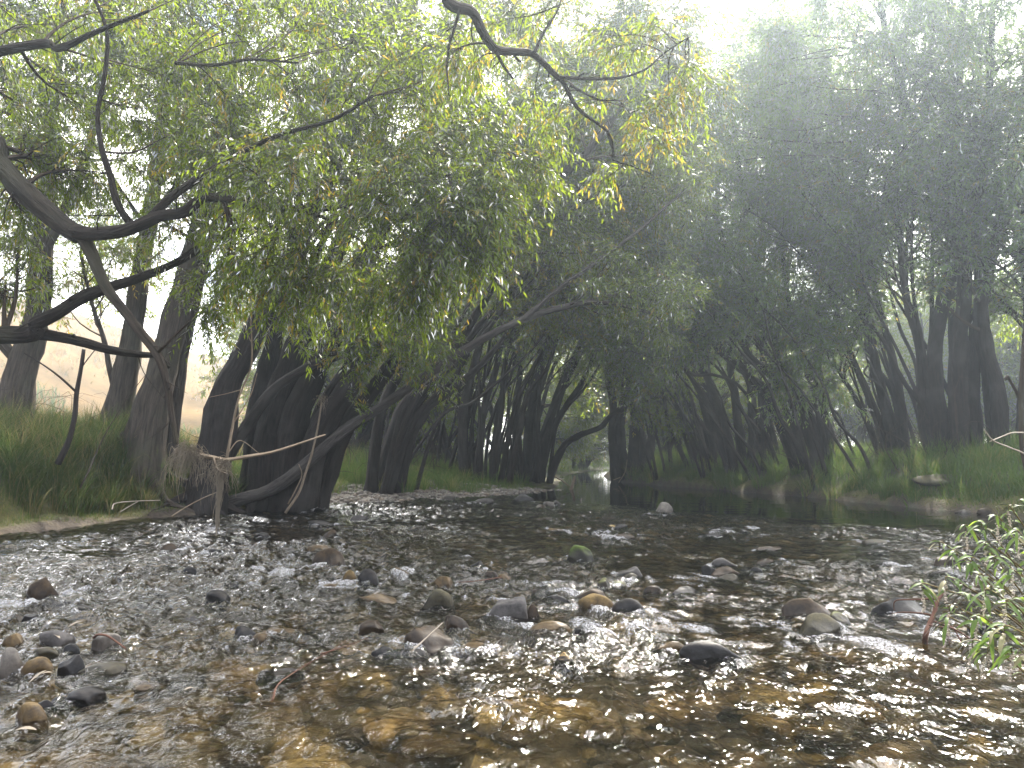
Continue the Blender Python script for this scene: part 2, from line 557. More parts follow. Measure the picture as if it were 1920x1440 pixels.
fd = (smooth(3.2, 6.5, dl) * smooth(26, 20, Y + X * 0.6))[..., None]
fd = np.maximum(fd, (smooth(8, 14, dl) * smooth(-10, -14, X) )[..., None])
c = c * (1 - fd) + dry * fd
mb = MB()
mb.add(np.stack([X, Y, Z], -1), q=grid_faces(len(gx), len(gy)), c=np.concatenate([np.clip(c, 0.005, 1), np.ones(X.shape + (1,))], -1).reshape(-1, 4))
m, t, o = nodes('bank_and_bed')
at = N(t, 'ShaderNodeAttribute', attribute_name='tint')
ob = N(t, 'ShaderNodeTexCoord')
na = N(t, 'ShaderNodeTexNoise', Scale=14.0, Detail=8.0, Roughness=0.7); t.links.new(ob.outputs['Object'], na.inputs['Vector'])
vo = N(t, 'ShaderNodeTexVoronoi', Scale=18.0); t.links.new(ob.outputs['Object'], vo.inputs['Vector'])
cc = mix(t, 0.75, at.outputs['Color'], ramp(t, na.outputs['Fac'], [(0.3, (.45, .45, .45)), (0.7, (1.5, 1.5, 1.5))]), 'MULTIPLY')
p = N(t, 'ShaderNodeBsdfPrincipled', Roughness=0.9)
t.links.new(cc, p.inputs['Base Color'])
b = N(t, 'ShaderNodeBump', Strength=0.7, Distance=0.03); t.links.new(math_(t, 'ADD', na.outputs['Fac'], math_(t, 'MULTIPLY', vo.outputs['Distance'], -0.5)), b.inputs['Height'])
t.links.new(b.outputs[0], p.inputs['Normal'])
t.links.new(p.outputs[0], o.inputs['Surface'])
tag(mb.build('ground', m), kind='structure')

# dry hillside behind the left bank
def hill_z(X, Y):
    Z = np.interp(X, [-150, -80, -60, -50, -41, -35, -26, -16, -4, 4], [30, 23, 19, 16.3, 11.5, 8, 5.5, 3.6, 2.2, 1.2]) * smooth(34, 92, Y) + 1.1 * fbm(X * .06, Y * .06, oct=5, seed=3) - .4 + 0.0 * X
    Z = Z + 2.0 * smooth(38, 45, Y) - 0.8 - 4 * smooth(-24, -15, X)
    return Z


hx = np.linspace(-150, -15, 120); hy = np.linspace(38, 170, 60)
X, Y = np.meshgrid(hx, hy)
Z = hill_z(X, Y)
c = np.array([.155, .10, .04]) * (1 + .3 * fbm(X * .12, Y * .2, oct=4, seed=4))[..., None]
c = np.concatenate([np.clip(c, .02, 1), np.ones(X.shape + (1,))], -1)
mb = MB(); mb.add(np.stack([X, Y, Z], -1), q=grid_faces(120, 60), c=c.reshape(-1, 4))
m, t, o = nodes('dry_hill_grass')
at = N(t, 'ShaderNodeAttribute', attribute_name='tint'); ob = N(t, 'ShaderNodeTexCoord')
na = N(t, 'ShaderNodeTexNoise', Scale=0.8, Detail=9.0, Roughness=0.75); t.links.new(ob.outputs['Object'], na.inputs['Vector'])
cc = mix(t, 0.6, at.outputs['Color'], ramp(t, na.outputs['Fac'], [(0.35, (.5, .48, .4)), (0.65, (1.3, 1.3, 1.3))]), 'MULTIPLY')
p = N(t, 'ShaderNodeBsdfDiffuse'); t.links.new(cc, p.inputs['Color']); t.links.new(p.outputs[0], o.inputs['Surface'])
tag(mb.build('hill', m), kind='structure')

# ------------------------------------------------------------------ stones
ST = {
    'brown': stone_mat('brown_stone', (.016, .011, .007), (.075, .048, .024)),
    'ochre': stone_mat('ochre_stone', (.05, .032, .012), (.20, .135, .05)),
    'dark': stone_mat('dark_stone', (.007, .0065, .0065), (.028, .024, .022)),
    'grey': stone_mat('grey_stone', (.04, .037, .036), (.12, .112, .108)),
    'pale': stone_mat('pale_stone', (.08, .071, .062), (.21, .19, .165)),
    'olive': stone_mat('olive_stone', (.024, .022, .013), (.085, .074, .04)),
    'moss': stone_mat('mossy_stone', (.015, .014, .012), (.05, .045, .03), moss=(.05, .075, .012), mossamt=.30),
    'topmoss': stone_mat('moss_patched_stone', (.02, .018, .014), (.075, .06, .035), moss=(.10, .11, .015), mossamt=.12),
    'gold': stone_mat('gold_edged_stone', (.012, .01, .008), (.04, .03, .02), moss=(.38, .24, .04), mossamt=.06),
}


def ico(sub):
    bm = bmesh.new()
    bmesh.ops.create_icosphere(bm, subdivisions=sub, radius=1)
    v = np.array([x.co[:] for x in bm.verts]); f = np.array([[x.index for x in g.verts] for g in bm.faces])
    bm.free()
    return v, f


ICO4, ICO2, ICO1 = ico(4), ico(2), ico(1)


def rock_shape(base, rng, cuts=7, amp=.16, blunt=.75):
    v = base.copy()
    for k in range(cuts):
        n = norm(rng.normal(size=3)); n[2] *= .8; n = norm(n)
        d = rng.uniform(.58, .88)
        s = v @ n - d
        v = v - np.where(s > 0, s, 0)[:, None] * n * blunt
    o = rng.uniform(0, 50)
    v = v * (1 + amp * fbm(v[:, 0] * 1.3 + o, v[:, 1] * 1.3, v[:, 2] * 1.3, oct=4, seed=int(o * 9)))[:, None]
    return v


# px,py = waterline of the near face, w,h = visible width and height in photo pixels
ROCKS = [
    (75, 1123, 62, 34, 'brown', 'brown boulder with white water rushing past its left end, near the mossy bank'),
    (315, 1038, 36, 16, 'brown', 'small brown stone alone in the riffle below the hanging strand'),
    (396, 1040, 40, 11, 'dark', 'low dark slab straight under the hanging strand of flood grass'),
    (424, 1028, 20, 8, 'brown', 'tiny brown stone touching the dark slab under the hanging strand'),
    (353, 1075, 24, 14, 'dark', 'small blackish stone poking up in the grey riffle'),
    (231, 1083, 24, 8, 'dark', 'flat dark pebble barely above the water, beyond the brown boulder'),
    (405, 1130, 42, 20, 'dark', 'angular dark stone with water sliding over its left side'),
    (432, 1098, 24, 12, 'dark', 'small dark stone beside a white ripple upstream of the angular one'),
    (148, 1146, 42, 14, 'dark', 'black flat-topped stone just downstream of the white-water boulder'),
    (55, 1166, 34, 16, 'dark', 'small dark round stone near the frame edge, below the boulder'),
    (92, 1213, 64, 32, 'grey', 'smooth grey-brown boulder with curled leaves lying behind it'),
    (24, 1216, 44, 24, 'ochre', 'ochre stone cut by the frame edge, behind the pale round boulder'),
    (195, 1217, 52, 26, 'pale', 'pale angular stone with a dark twig lying over it'),
    (80, 1230, 48, 15, 'olive', 'dark olive stone in front of the smooth grey-brown boulder'),
    (128, 1224, 32, 15, 'dark', 'black wedge of stone beside the curled leaves'),
    (10, 1268, 48, 44, 'pale', 'pale tan round boulder cut by the frame edge'),
    (60, 1268, 55, 30, 'ochre', 'rusty stone littered with leaves beside the pale round boulder'),
    (127, 1262, 42, 30, 'dark', 'black upright stone in front of a yellow sunken slab'),
    (180, 1268, 90, 24, 'olive', 'broad yellow-olive slab awash behind a streak of bright water'),
    (147, 1314, 68, 24, 'dark', 'smooth dark loaf-shaped stone in the shallows by the floating leaf'),
    (110, 1315, 32, 12, 'dark', 'small dark stone tucked against the loaf-shaped one'),
    (45, 1358, 58, 36, 'ochre', 'square ochre stone with a dry leaf standing on its top'),
    (80, 1325, 30, 14, 'dark', 'little dark stone behind the square ochre stone'),
    (455, 1196, 42, 19, 'dark', 'shiny black stone at the head of a white splash'),
    (487, 1199, 36, 14, 'ochre', 'ochre stone right beside the shiny black one'),
    (520, 1190, 60, 12, 'ochre', 'sunken ochre slab with a crest of white water on its end'),
    (617, 1061, 60, 28, 'brown', 'large rounded brown boulder splitting the white riffle'),
    (597, 1033, 42, 12, 'ochre', 'tan wet stone just upstream of the rounded brown boulder'),
    (618, 1011, 32, 16, 'brown', 'brown stone upstream of the tan wet one'),
    (598, 986, 48, 12, 'dark', 'flat dark stone near the foot of the leaning trunk'),
    (490, 1008, 28, 10, 'dark', 'small dark stone in smooth grey water off the leaning trunk'),
    (532, 1091, 46, 12, 'brown', 'low brown stone under a veil of white water'),
    (655, 1096, 26, 22, 'ochre', 'upright yellow-brown stone next to a dark one'),
    (692, 1097, 42, 25, 'dark', 'dark brown stone beside the upright yellow-brown one'),
    (747, 1081, 36, 15, 'ochre', 'ochre stone with foam curling round it'),
    (617, 1108, 38, 14, 'ochre', 'yellowish stone in front of the upright pair'),
    (674, 977, 34, 14, 'grey', 'pale grey block in the far riffle'),
    (830, 1098, 32, 15, 'ochre', 'small golden stone in the middle of the riffle'),
    (897, 1064, 30, 13, 'dark', 'small dark round stone in the middle of the stream'),
    (920, 1081, 24, 11, 'brown', 'small brown stone paired with an ochre one'),
    (945, 1089, 26, 14, 'ochre', 'small ochre stone paired with a brown one'),
    (706, 1131, 68, 17, 'ochre', 'long ochre slab awash in foam'),
    (816, 1137, 58, 27, 'olive', 'mottled olive stone with a dark side'),
    (957, 1163, 74, 46, 'grey', 'largest grey boulder in midstream, blocky and dry on top'),
    (996, 1160, 28, 22, 'brown', 'brown chunk against the end of the largest grey boulder'),
    (917, 1160, 32, 12, 'dark', 'dark stone washed over at the other end of the largest grey boulder'),
    (852, 1178, 46, 22, 'brown', 'reddish-brown stone with foam on one side'),
    (797, 1211, 94, 42, 'brown', 'big brown boulder with a black face and a twig against it'),
    (696, 1182, 42, 17, 'brown', 'brown stone upstream of the foam by the big brown boulder'),
    (718, 1223, 40, 12, 'dark', 'low black stone in front of the foam patch'),
    (772, 1222, 50, 9, 'dark', 'flat dark slab at the foot of the big brown boulder'),
    (897, 1214, 66, 13, 'ochre', 'flat golden slab just awash beyond the big brown boulder'),
    (1090, 1053, 46, 25, 'moss', 'dark stone capped with green moss'),
    (1122, 1002, 32, 11, 'dark', 'small black stone in the far riffle, before the pool'),
    (1165, 990, 26, 8, 'dark', 'tiny black stone nearest the pool edge'),
    (1166, 1012, 48, 12, 'brown', 'low brown stone awash below the tiny black one'),
    (1045, 998, 42, 10, 'ochre', 'tan stone awash with foam streaming from it'),
    (1187, 1084, 52, 19, 'grey', 'arched grey-brown stone with a yellowish one leaning on it'),
    (1181, 1087, 28, 13, 'olive', 'yellow-green stone leaning on the arched stone'),
    (1134, 1101, 24, 17, 'topmoss', 'small block with a mossy side'),
    (1160, 1096, 30, 9, 'topmoss', 'thin moss-edged slab beside the mossy block'),
    (1040, 1116, 72, 15, 'brown', 'flat brown slab behind a dark bluish one'),
    (1044, 1133, 48, 15, 'dark', 'dark bluish stone in front of the flat brown slab'),
    (1103, 1128, 62, 24, 'brown', 'brown stone behind the large tan one'),
    (1120, 1148, 68, 29, 'ochre', 'large tan stone with red twigs caught behind it'),
    (1183, 1151, 62, 27, 'dark', 'sleek black stone pointing downstream from the large tan one'),
    (1206, 1162, 40, 11, 'ochre', 'flat tan stone awash by the sleek black one'),
    (1030, 1187, 74, 20, 'ochre', 'wet ochre slab with glassy water pouring over it'),
    (1096, 1186, 52, 12, 'dark', 'dark stone awash beside the glassy slab'),
    (1255, 1219, 54, 19, 'ochre', 'round ochre stone awash upstream of the black log-like stone'),
    (1288, 1115, 50, 17, 'dark', 'dark stone trailing a white wake'),
    (1225, 1108, 30, 10, 'brown', 'small reddish stone in the foam'),
    (1060, 1248, 42, 22, 'gold', 'black stone with a golden upper edge'),
    (1340, 1236, 108, 31, 'dark', 'long jet-black stone lying across the current'),
    (1540, 1194, 84, 38, 'olive', 'smooth round grey-brown boulder in front of its group'),
    (1528, 1157, 92, 32, 'brown', 'rough brown boulder at the back of its group'),
    (1572, 1178, 52, 26, 'topmoss', 'dark block with a green moss strip between two boulders'),
    (1700, 1153, 108, 33, 'dark', 'long slanting dark slab beside the reddish driftwood'),
    (1330, 1078, 28, 16, 'dark', 'dark block at the upstream end of a rock cluster'),
    (1370, 1080, 60, 16, 'brown', 'brown slab in the middle of a rock cluster'),
    (1372, 1086, 46, 12, 'olive', 'olive slab lying in front of a rock cluster'),
    (1364, 1064, 48, 16, 'grey', 'rough grey stone at the back of a rock cluster'),
    (1420, 1077, 22, 14, 'dark', 'dark stone at the downstream end of a rock cluster'),
    (1447, 1056, 42, 10, 'brown', 'thin brown slab behind the rock cluster'),
    (1380, 999, 58, 11, 'grey', 'long grey stone near the edge of the pool'),
    (1343, 1007, 46, 7, 'dark', 'thin dark slab beside the long grey stone near the pool'),
    (1445, 1031, 46, 9, 'brown', 'small brown stone with a line of foam, past the long grey one'),
    (1645, 1023, 48, 13, 'olive', 'lumpy stone in the riffle below the far bank'),
    (1660, 1057, 52, 9, 'dark', 'dark low stone above a patch of pale foam'),
    (1652, 1036, 40, 6, 'dark', 'thin dark stone between two others near the weeds'),
    (1244, 962, 34, 17, 'pale', 'pale boulder standing at the lip of the pool'),
    (1254, 967, 22, 7, 'dark', 'dark stone at the foot of the pale boulder by the pool'),
    (1230, 968, 26, 5, 'grey', 'flat stone awash beside the pale boulder by the pool'),
    (1028, 949, 22, 9, 'pale', 'pale rounded stone, larger of a pair off the shingle point'),
    (1045, 948, 17, 11, 'grey', 'grey rounded stone, smaller of a pair off the shingle point'),
    (982, 938, 34, 12, 'grey', 'grey boulder at the tip of the shingle bar'),
    (1012, 953, 24, 7, 'brown', 'brown stone in front of the grey boulder on the shingle tip'),
    (843, 937, 24, 11, 'pale', 'whitish stone on the water edge of the shingle bar'),
    (910, 945, 42, 11, 'grey', 'broad grey stone off the shingle bar'),
    (740, 941, 16, 5, 'pale', 'little pale stone on the near edge of the shingle bar'),
    (600, 962, 26, 10, 'dark', 'dark stone by the foot of the grey driftwood sticks'),
    (1813, 1062, 76, 16, 'brown', 'flat brown slab behind the waterside weeds'),
    (1790, 1077, 64, 12, 'grey', 'flat grey slab in front of the brown one behind the weeds'),
    (1880, 1192, 48, 26, 'dark', 'dark stone showing between the weed stems'),
    (1842, 1182, 40, 12, 'dark', 'low dark stone at the foot of the weeds'),
    (905, 1316, 118, 4, 'ochre', 'golden slab lying just under the clear water'),
    (820, 1392, 125, 4, 'ochre', 'yellow slab under the water at the near edge'),
    (800, 1250, 90, 3, 'ochre', 'pale gold slab sunk in front of the big brown boulder'),
    (520, 1262, 70, 6, 'dark', 'dark weedy stone touched by the reddish twig'),
    (270, 1290, 60, 9, 'ochre', 'orange-lit stone under a thin film of water'),
    (330, 1275, 90, 7, 'olive', 'long olive slab awash near the reddish twig'),
    (1400, 1320, 80, 3, 'brown', 'brown stone under the glittering water'),
    (1560, 1370, 95, 3, 'brown', 'brown sunken stone in the dark shallows'),
]
rock_info = []
for k, (px, py, wpx, hpx, kind, label) in enumerate(ROCKS):
    rng = np.random.default_rng(100 + k)
    g = G(px, py)
    d = g[1]
    W = wpx / F * d
    dep = W * rng.uniform(.5, .8)
    H = hpx / F * d
    H = (1.12 if hpx >= 15 else .95) * max(.4 * H, H - .45 * dep * CAMZ / d)
    cy_ = d + dep * .35
    W *= 1.14
    below = min(.2, .05 + .25 * W)
    v = rock_shape(ICO4[0], rng, cuts=11 if kind in ('grey', 'pale', 'brown', 'dark') else 8, amp=.09, blunt=.92)
    v = v / np.abs(v).max(0)
    up = v[:, 2] > 0
    v = v * np.array([W / 2, dep / 2, 1.0])
    v[:, :2] *= np.where(up, 1, 1 + .55 * np.minimum(1, -v[:, 2]))[:, None]
    v[:, 2] = np.where(up, v[:, 2] * (H * 1.12 + .008), v[:, 2] * below)
    if hpx > 14:   # give it a tilt
        v[:, 2] += np.where(up, v[:, 0] * rng.uniform(-.18, .18), 0)
    mb = MB()
    mb.add(v + [g[0], cy_, -0.012 if hpx > 5 else -0.05], t=ICO4[1])
    o = mb.build('rock', ST[kind], origin=(g[0], cy_, 0))
    tag(o, label, 'rock', 'stones standing in the stream')
    rock_info.append((g[0], cy_, W, dep, H))

# submerged cobbles of the bed: uncountable
mb = MB()
rng = np.random.default_rng(5)
n = 4200
yy = 1.5 + 15.5 * rng.random(n) ** 1.35
xx = rng.uniform(-1, 1, n) * (1.0 + yy * .78)
ok = (xx > np.interp(yy, YL, XL) + .1) & (xx < np.interp(yy, YR, XR) - .0) & (yy < riffle_edge(xx) + 2)
xx, yy = xx[ok], yy[ok]
shapes = [norm(ICO2[0]) * 1.0 for _ in range(1)]
shapes = [rock_shape(ICO2[0], np.random.default_rng(40 + k), cuts=8, amp=.10, blunt=.9) for k in range(10)]
size = np.clip(rng.lognormal(math.log(.10), .5, len(xx)), .04, .30)
pal = np.array([[.28, .19, .08], [.38, .27, .11], [.19, .14, .08], [.11, .09, .06], [.28, .23, .15], [.06, .05, .04], [.40, .30, .13]])
zb = ground_z(xx, yy)
for k in range(len(xx)):
    v = shapes[k % 10] * np.array([size[k], size[k] * rng.uniform(.45, .9), size[k] * rng.uniform(.2, .4)])
    a = rng.uniform(0, 6.28); ca, sa = math.cos(a), math.sin(a)
    v = np.stack([v[:, 0] * ca - v[:, 1] * sa, v[:, 0] * sa + v[:, 1] * ca, v[:, 2]], -1)
    zc = zb[k] + size[k] * .12
    top = zc + v[:, 2].max()
    lim = -.07 if rng.random() < .55 else rng.uniform(-.06, .004)
    if yy[k] < 3.6: lim = -.08
    if top > lim: zc -= top - lim
    elif lim > -.06: zc += .8 * (lim - top)
    cl = pal[rng.integers(len(pal))] * rng.uniform(.7, 1.25)
    mb.add(v + [xx[k], yy[k], zc], t=ICO2[1], c=(*cl, 1))
m, t, o = nodes('bed_cobble')
at = N(t, 'ShaderNodeAttribute', attribute_name='tint'); ob = N(t, 'ShaderNodeTexCoord')
na = N(t, 'ShaderNodeTexNoise', Scale=16.0, Detail=7.0, Roughness=0.7); t.links.new(ob.outputs['Object'], na.inputs['Vector'])
cc = mix(t, 0.9, at.outputs['Color'], ramp(t, na.outputs['Fac'], [(0.35, (.35, .33, .3)), (0.65, (1.4, 1.4, 1.4))]), 'MULTIPLY')
p = N(t, 'ShaderNodeBsdfPrincipled', Roughness=0.7); t.links.new(cc, p.inputs['Base Color'])
b = N(t, 'ShaderNodeBump', Strength=0.5, Distance=0.01); t.links.new(na.outputs['Fac'], b.inputs['Height']); t.links.new(b.outputs[0], p.inputs['Normal'])
t.links.new(p.outputs[0], o.inputs['Surface'])
COBBLE = m
tag(mb.build('riverbed_cobbles', m), 'brown and golden cobbles covering the stream bed', kind='stuff')

# shingle of the gravel bar
mb = MB()
n = 4200
yy = rng.uniform(17.3, 27, n); xx = np.interp(yy, YL, XL) - rng.uniform(-1.0, 3.2, n)
size = np.clip(rng.lognormal(math.log(.04), .5, n), .018, .13)
zb = ground_z(xx, yy)
gp = np.array([[.24, .22, .19], [.17, .15, .13], [.30, .27, .24], [.12, .10, .085], [.2, .16, .12]])
for k in range(n):
    v = rock_shape(ICO1[0], np.random.default_rng(k % 23), cuts=2, amp=.15) if k < 23 else shp[k % 23]
    if k < 23:
        shp = (shp if k else []) + [v]
    v = v * size[k] * np.array([1, .8, .5])
    mb.add(v + [xx[k], yy[k], zb[k] + size[k] * .15], t=ICO1[1], c=(*(gp[rng.integers(5)] * rng.uniform(.7, 1.2)), 1))
tag(mb.build('gravel', COBBLE), 'grey shingle bar at the foot of the grassy flat', kind='stuff')

# ------------------------------------------------------------------ water
wx = axis([(-16, -9, .2), (-9, -4.2, .05), (-4.2, 4.4, .021), (4.4, 10, .05), (10, 70, 1.0)])
wy = axis([(-14, 1, .4), (1, 6.5, .019), (6.5, 11, .03), (11, 20, .06), (20, 40, .2), (40, 240, 1.5)])
X, Y = np.meshgrid(wx, wy)
rif = smooth(1.2, -1.2, Y - riffle_edge(X) + .8 * fbm(X * .8, Y * .8, oct=3, seed=31))
near_calm = 1 - .25 * smooth(4.4, 3.2, Y)
# flow runs from the pool to the camera, slightly to the left
wxp = X + .18 * fbm(X * 1.1, Y * .8, oct=3, seed=41)
wyp = Y + .25 * fbm(X * .9, Y * .9, oct=3, seed=43)
u = wxp + .22 * wyp
big = fbm(u * 1.5, wyp * 1.1, oct=2, seed=51)
mid = 1 - 2 * np.abs(vnoise(u * 4.2, wyp * 2.4, seed=53))
mid2 = 1 - 2 * np.abs(vnoise(u * 8.5, wyp * 5.0, seed=54))
sm = fbm(u * 19, wyp * 11, oct=2, seed=55)
patch = .5 + .5 * fbm(X * .55 + 3, Y * .5, oct=3, seed=61)
patch = np.clip(.15 + 1.3 * patch, .42 - .14 * smooth(5, 8, Y), 1.3)
H = rif * patch * (.034 * big + .026 * mid + .021 * mid2 + .013 * sm + .005 * vnoise(u * 33, wyp * 22, seed=57))
foam = np.zeros_like(X)
for (rx, ry, W, dep, hh) in rock_info:
    if hh < .012: continue
    sx = (X - rx) / (W * .62); sy = (Y - ry) / (dep * .6)
    near = np.exp(-np.clip(np.abs(np.sqrt(sx ** 2 + sy ** 2) - 1), 0, 9) ** 2 / .10)
    H += rif * .010 * np.exp(-((sx) ** 2 + ((Y - ry - dep * .7) / (dep * .45)) ** 2))      # pillow upstream
    wl = 2.6 * W + .25
    s = (ry - dep * .3 - Y) / wl                                                             # downstream 0..1
    xc = rx - .2 * (ry - Y)
    lat = (X - xc) / (W * (.62 + .5 * np.clip(s, 0, 1)))
    wake = np.where((s > -.1) & (s < 1), np.exp(-lat ** 2 * 2.2) * (1 - np.clip(s, 0, 1)), 0)
    edge = np.where((s > -.3) & (s < 1), np.exp(-((np.abs(lat) - .85) / .3) ** 2) * (1 - np.clip(s, 0, 1)), 0)
    H += rif * .012 * wake * mid2
    strength = min(1.0, .5 + hh * 3.5) * smooth(2.6, 4.4, ry)
    foam = np.maximum(foam, strength * np.maximum(.55 * near, np.maximum(.8 * wake, edge)))
# white-water patches, painted as foam though much of their white is glitter
for (px, py, wp, hp, st) in [(20, 1135, 120, 60, .75), (480, 1090, 150, 50, .95), (430, 1000, 260, 26, .5), (560, 1060, 90, 40, .8), (650, 1130, 130, 40, .8), (480, 1225, 140, 40, .75), (740, 1200, 70, 50, .9),
                             (930, 1215, 160, 60, .9), (1000, 1110, 180, 40, .7), (1300, 1085, 180, 40, .8), (1270, 1180, 160, 60, .85), (1440, 1160, 150, 90, .85), (1630, 1210, 150, 60, 1.0), (1780, 1190, 150, 40, .8), (1690, 1060, 140, 20, .75),
                             (900, 1000, 200, 18, .5), (700, 985, 120, 16, .7), (250, 1010, 260, 24, .5), (640, 1190, 80, 30, .6), (1150, 1210, 150, 60, .7), (1350, 1260, 200, 30, .5)]:
    a, b2 = G(px, py), G(px, py + hp / 2)
    cxx, cyy = a[0], a[1]
    foam = np.maximum(foam, st * np.exp(-((X - cxx) / (wp / 2 / F * cyy)) ** 2 - ((Y - cyy) / max(.12, cyy - b2[1])) ** 2))
tb = fbm(u * 7, wyp * 4.2, oct=4, seed=71)
crest = smooth(.006, .045, H / np.maximum(patch, .2))
streak = fbm(u * 2.2, wyp * 5.5, oct=4, seed=91)  # foam-white streaks that also stand in for silvery reflections
foam_glint = np.clip(.26 * rif * smooth(.25, .8, streak + .35 * mid) * smooth(3.6, 5.5, Y) + foam * (.46 + .75 * tb + .5 * crest) + .5 * crest * rif * smooth(.62, .95, patch) * (.3 + tb) - .10, 0, 1) * rif
turb = np.clip(foam * (.9 + .4 * tb), 0, 1)
H = H + turb * rif * (.013 * vnoise(u * 24, wyp * 19, seed=73) + .014 * vnoise(u * 12, wyp * 9, seed=74) + .006)
H = H + .0022 * (1 - rif) * fbm(X * 1.2, Y * 3.0, oct=2, seed=81) * smooth(60, 20, Y)
cl = np.stack([foam_glint * .8, np.clip(rif * patch + .4 * turb, 0, 1.4) * (1 - .45 * smooth(5.5, 11, Y)), smooth(3.8, 7.5, Y), 0 * X + 1], -1)
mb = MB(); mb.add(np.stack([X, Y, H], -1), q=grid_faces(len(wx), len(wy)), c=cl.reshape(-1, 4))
m, t, o = nodes('stream_water')
at = N(t, 'ShaderNodeAttribute', attribute_name='tint')
sp = t.nodes.new('ShaderNodeSeparateColor'); t.links.new(at.outputs['Color'], sp.inputs['Color'])
ob = N(t, 'ShaderNodeTexCoord')
mp = N(t, 'ShaderNodeMapping'); mp.inputs['Scale'].default_value = (1.0, .55, 1.0); mp.inputs['Rotation'].default_value = (0, 0, .2)
t.links.new(ob.outputs['Object'], mp.inputs['Vector'])
na = N(t, 'ShaderNodeTexNoise', Scale=13.0, Detail=2.0, Roughness=0.5, Distortion=0.9); t.links.new(mp.outputs[0], na.inputs['Vector'])
nb = N(t, 'ShaderNodeTexNoise', Scale=36.0, Detail=2.0, Distortion=0.6); t.links.new(mp.outputs[0], nb.inputs['Vector'])
bp = N(t, 'ShaderNodeBump', Distance=0.055)
t.links.new(math_(t, 'ADD', na.outputs['Fac'], math_(t, 'MULTIPLY', nb.outputs['Fac'], .35)), bp.inputs['Height'])
t.links.new(math_(t, 'ADD', .010, math_(t, 'MULTIPLY', sp.outputs[1], .80)), bp.inputs['Strength'])
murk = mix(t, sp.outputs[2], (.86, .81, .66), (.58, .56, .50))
tr = N(t, 'ShaderNodeBsdfTransparent'); tr.inputs['Color'].default_value = (.86, .81, .66, 1)
rf = N(t, 'ShaderNodeBsdfRefraction', IOR=1.16, Roughness=0.0); rf.inputs['Color'].default_value = (.86, .81, .66, 1)
t.links.new(bp.outputs[0], rf.inputs['Normal']); t.links.new(murk, tr.inputs['Color']); t.links.new(murk, rf.inputs['Color'])
mt = N(t, 'ShaderNodeMixShader'); mt.inputs[0].default_value = .45
t.links.new(tr.outputs[0], mt.inputs[1]); t.links.new(rf.outputs[0], mt.inputs[2])
gl = N(t, 'ShaderNodeBsdfGlossy')
t.links.new(math_(t, 'ADD', .03, math_(t, 'MULTIPLY', sp.outputs[1], .07)), gl.inputs['Roughness'])
t.links.new(bp.outputs[0], gl.inputs['Normal'])
fr = N(t, 'ShaderNodeFresnel', IOR=1.62); t.links.new(bp.outputs[0], fr.inputs['Normal'])
m1 = N(t, 'ShaderNodeMixShader')
t.links.new(fr.outputs[0], m1.inputs[0]); t.links.new(mt.outputs[0], m1.inputs[1]); t.links.new(gl.outputs[0], m1.inputs[2])
nf = N(t, 'ShaderNodeTexNoise', Scale=80.0, Detail=5.0, Roughness=0.8); t.links.new(mp.outputs[0], nf.inputs['Vector'])
ff = math_(t, 'MULTIPLY', math_(t, 'ADD', sp.outputs[0], math_(t, 'MULTIPLY', math_(t, 'SUBTRACT', nf.outputs['Fac'], .66), 3.4)), 2.0, clamp=True)
ff = math_(t, 'MULTIPLY', ff, math_(t, 'MULTIPLY', sp.outputs[0], 1.3, clamp=True))
ff = math_(t, 'MULTIPLY', ff, .78)
fd = N(t, 'ShaderNodeBsdfDiffuse'); fd.inputs['Color'].default_value = (.78, .79, .82, 1); t.links.new(bp.outputs[0], fd.inputs['Normal'])
ft = N(t, 'ShaderNodeBsdfTranslucent'); ft.inputs['Color'].default_value = (.78, .79, .82, 1)
fm = N(t, 'ShaderNodeMixShader'); fm.inputs[0].default_value = .45
t.links.new(fd.outputs[0], fm.inputs[1]); t.links.new(ft.outputs[0], fm.inputs[2])
m2 = N(t, 'ShaderNodeMixShader')
t.links.new(ff, m2.inputs[0]); t.links.new(m1.outputs[0], m2.inputs[1]); t.links.new(fm.outputs[0], m2.inputs[2])
t.links.new(m2.outputs[0], o.inputs['Surface'])
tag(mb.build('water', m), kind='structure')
# ------------------------------------------------------------------ trees
UP = np.array([0, 0, 1.0])


def rand_dirs(rng, n):
    return norm(rng.normal(size=(n, 3)))


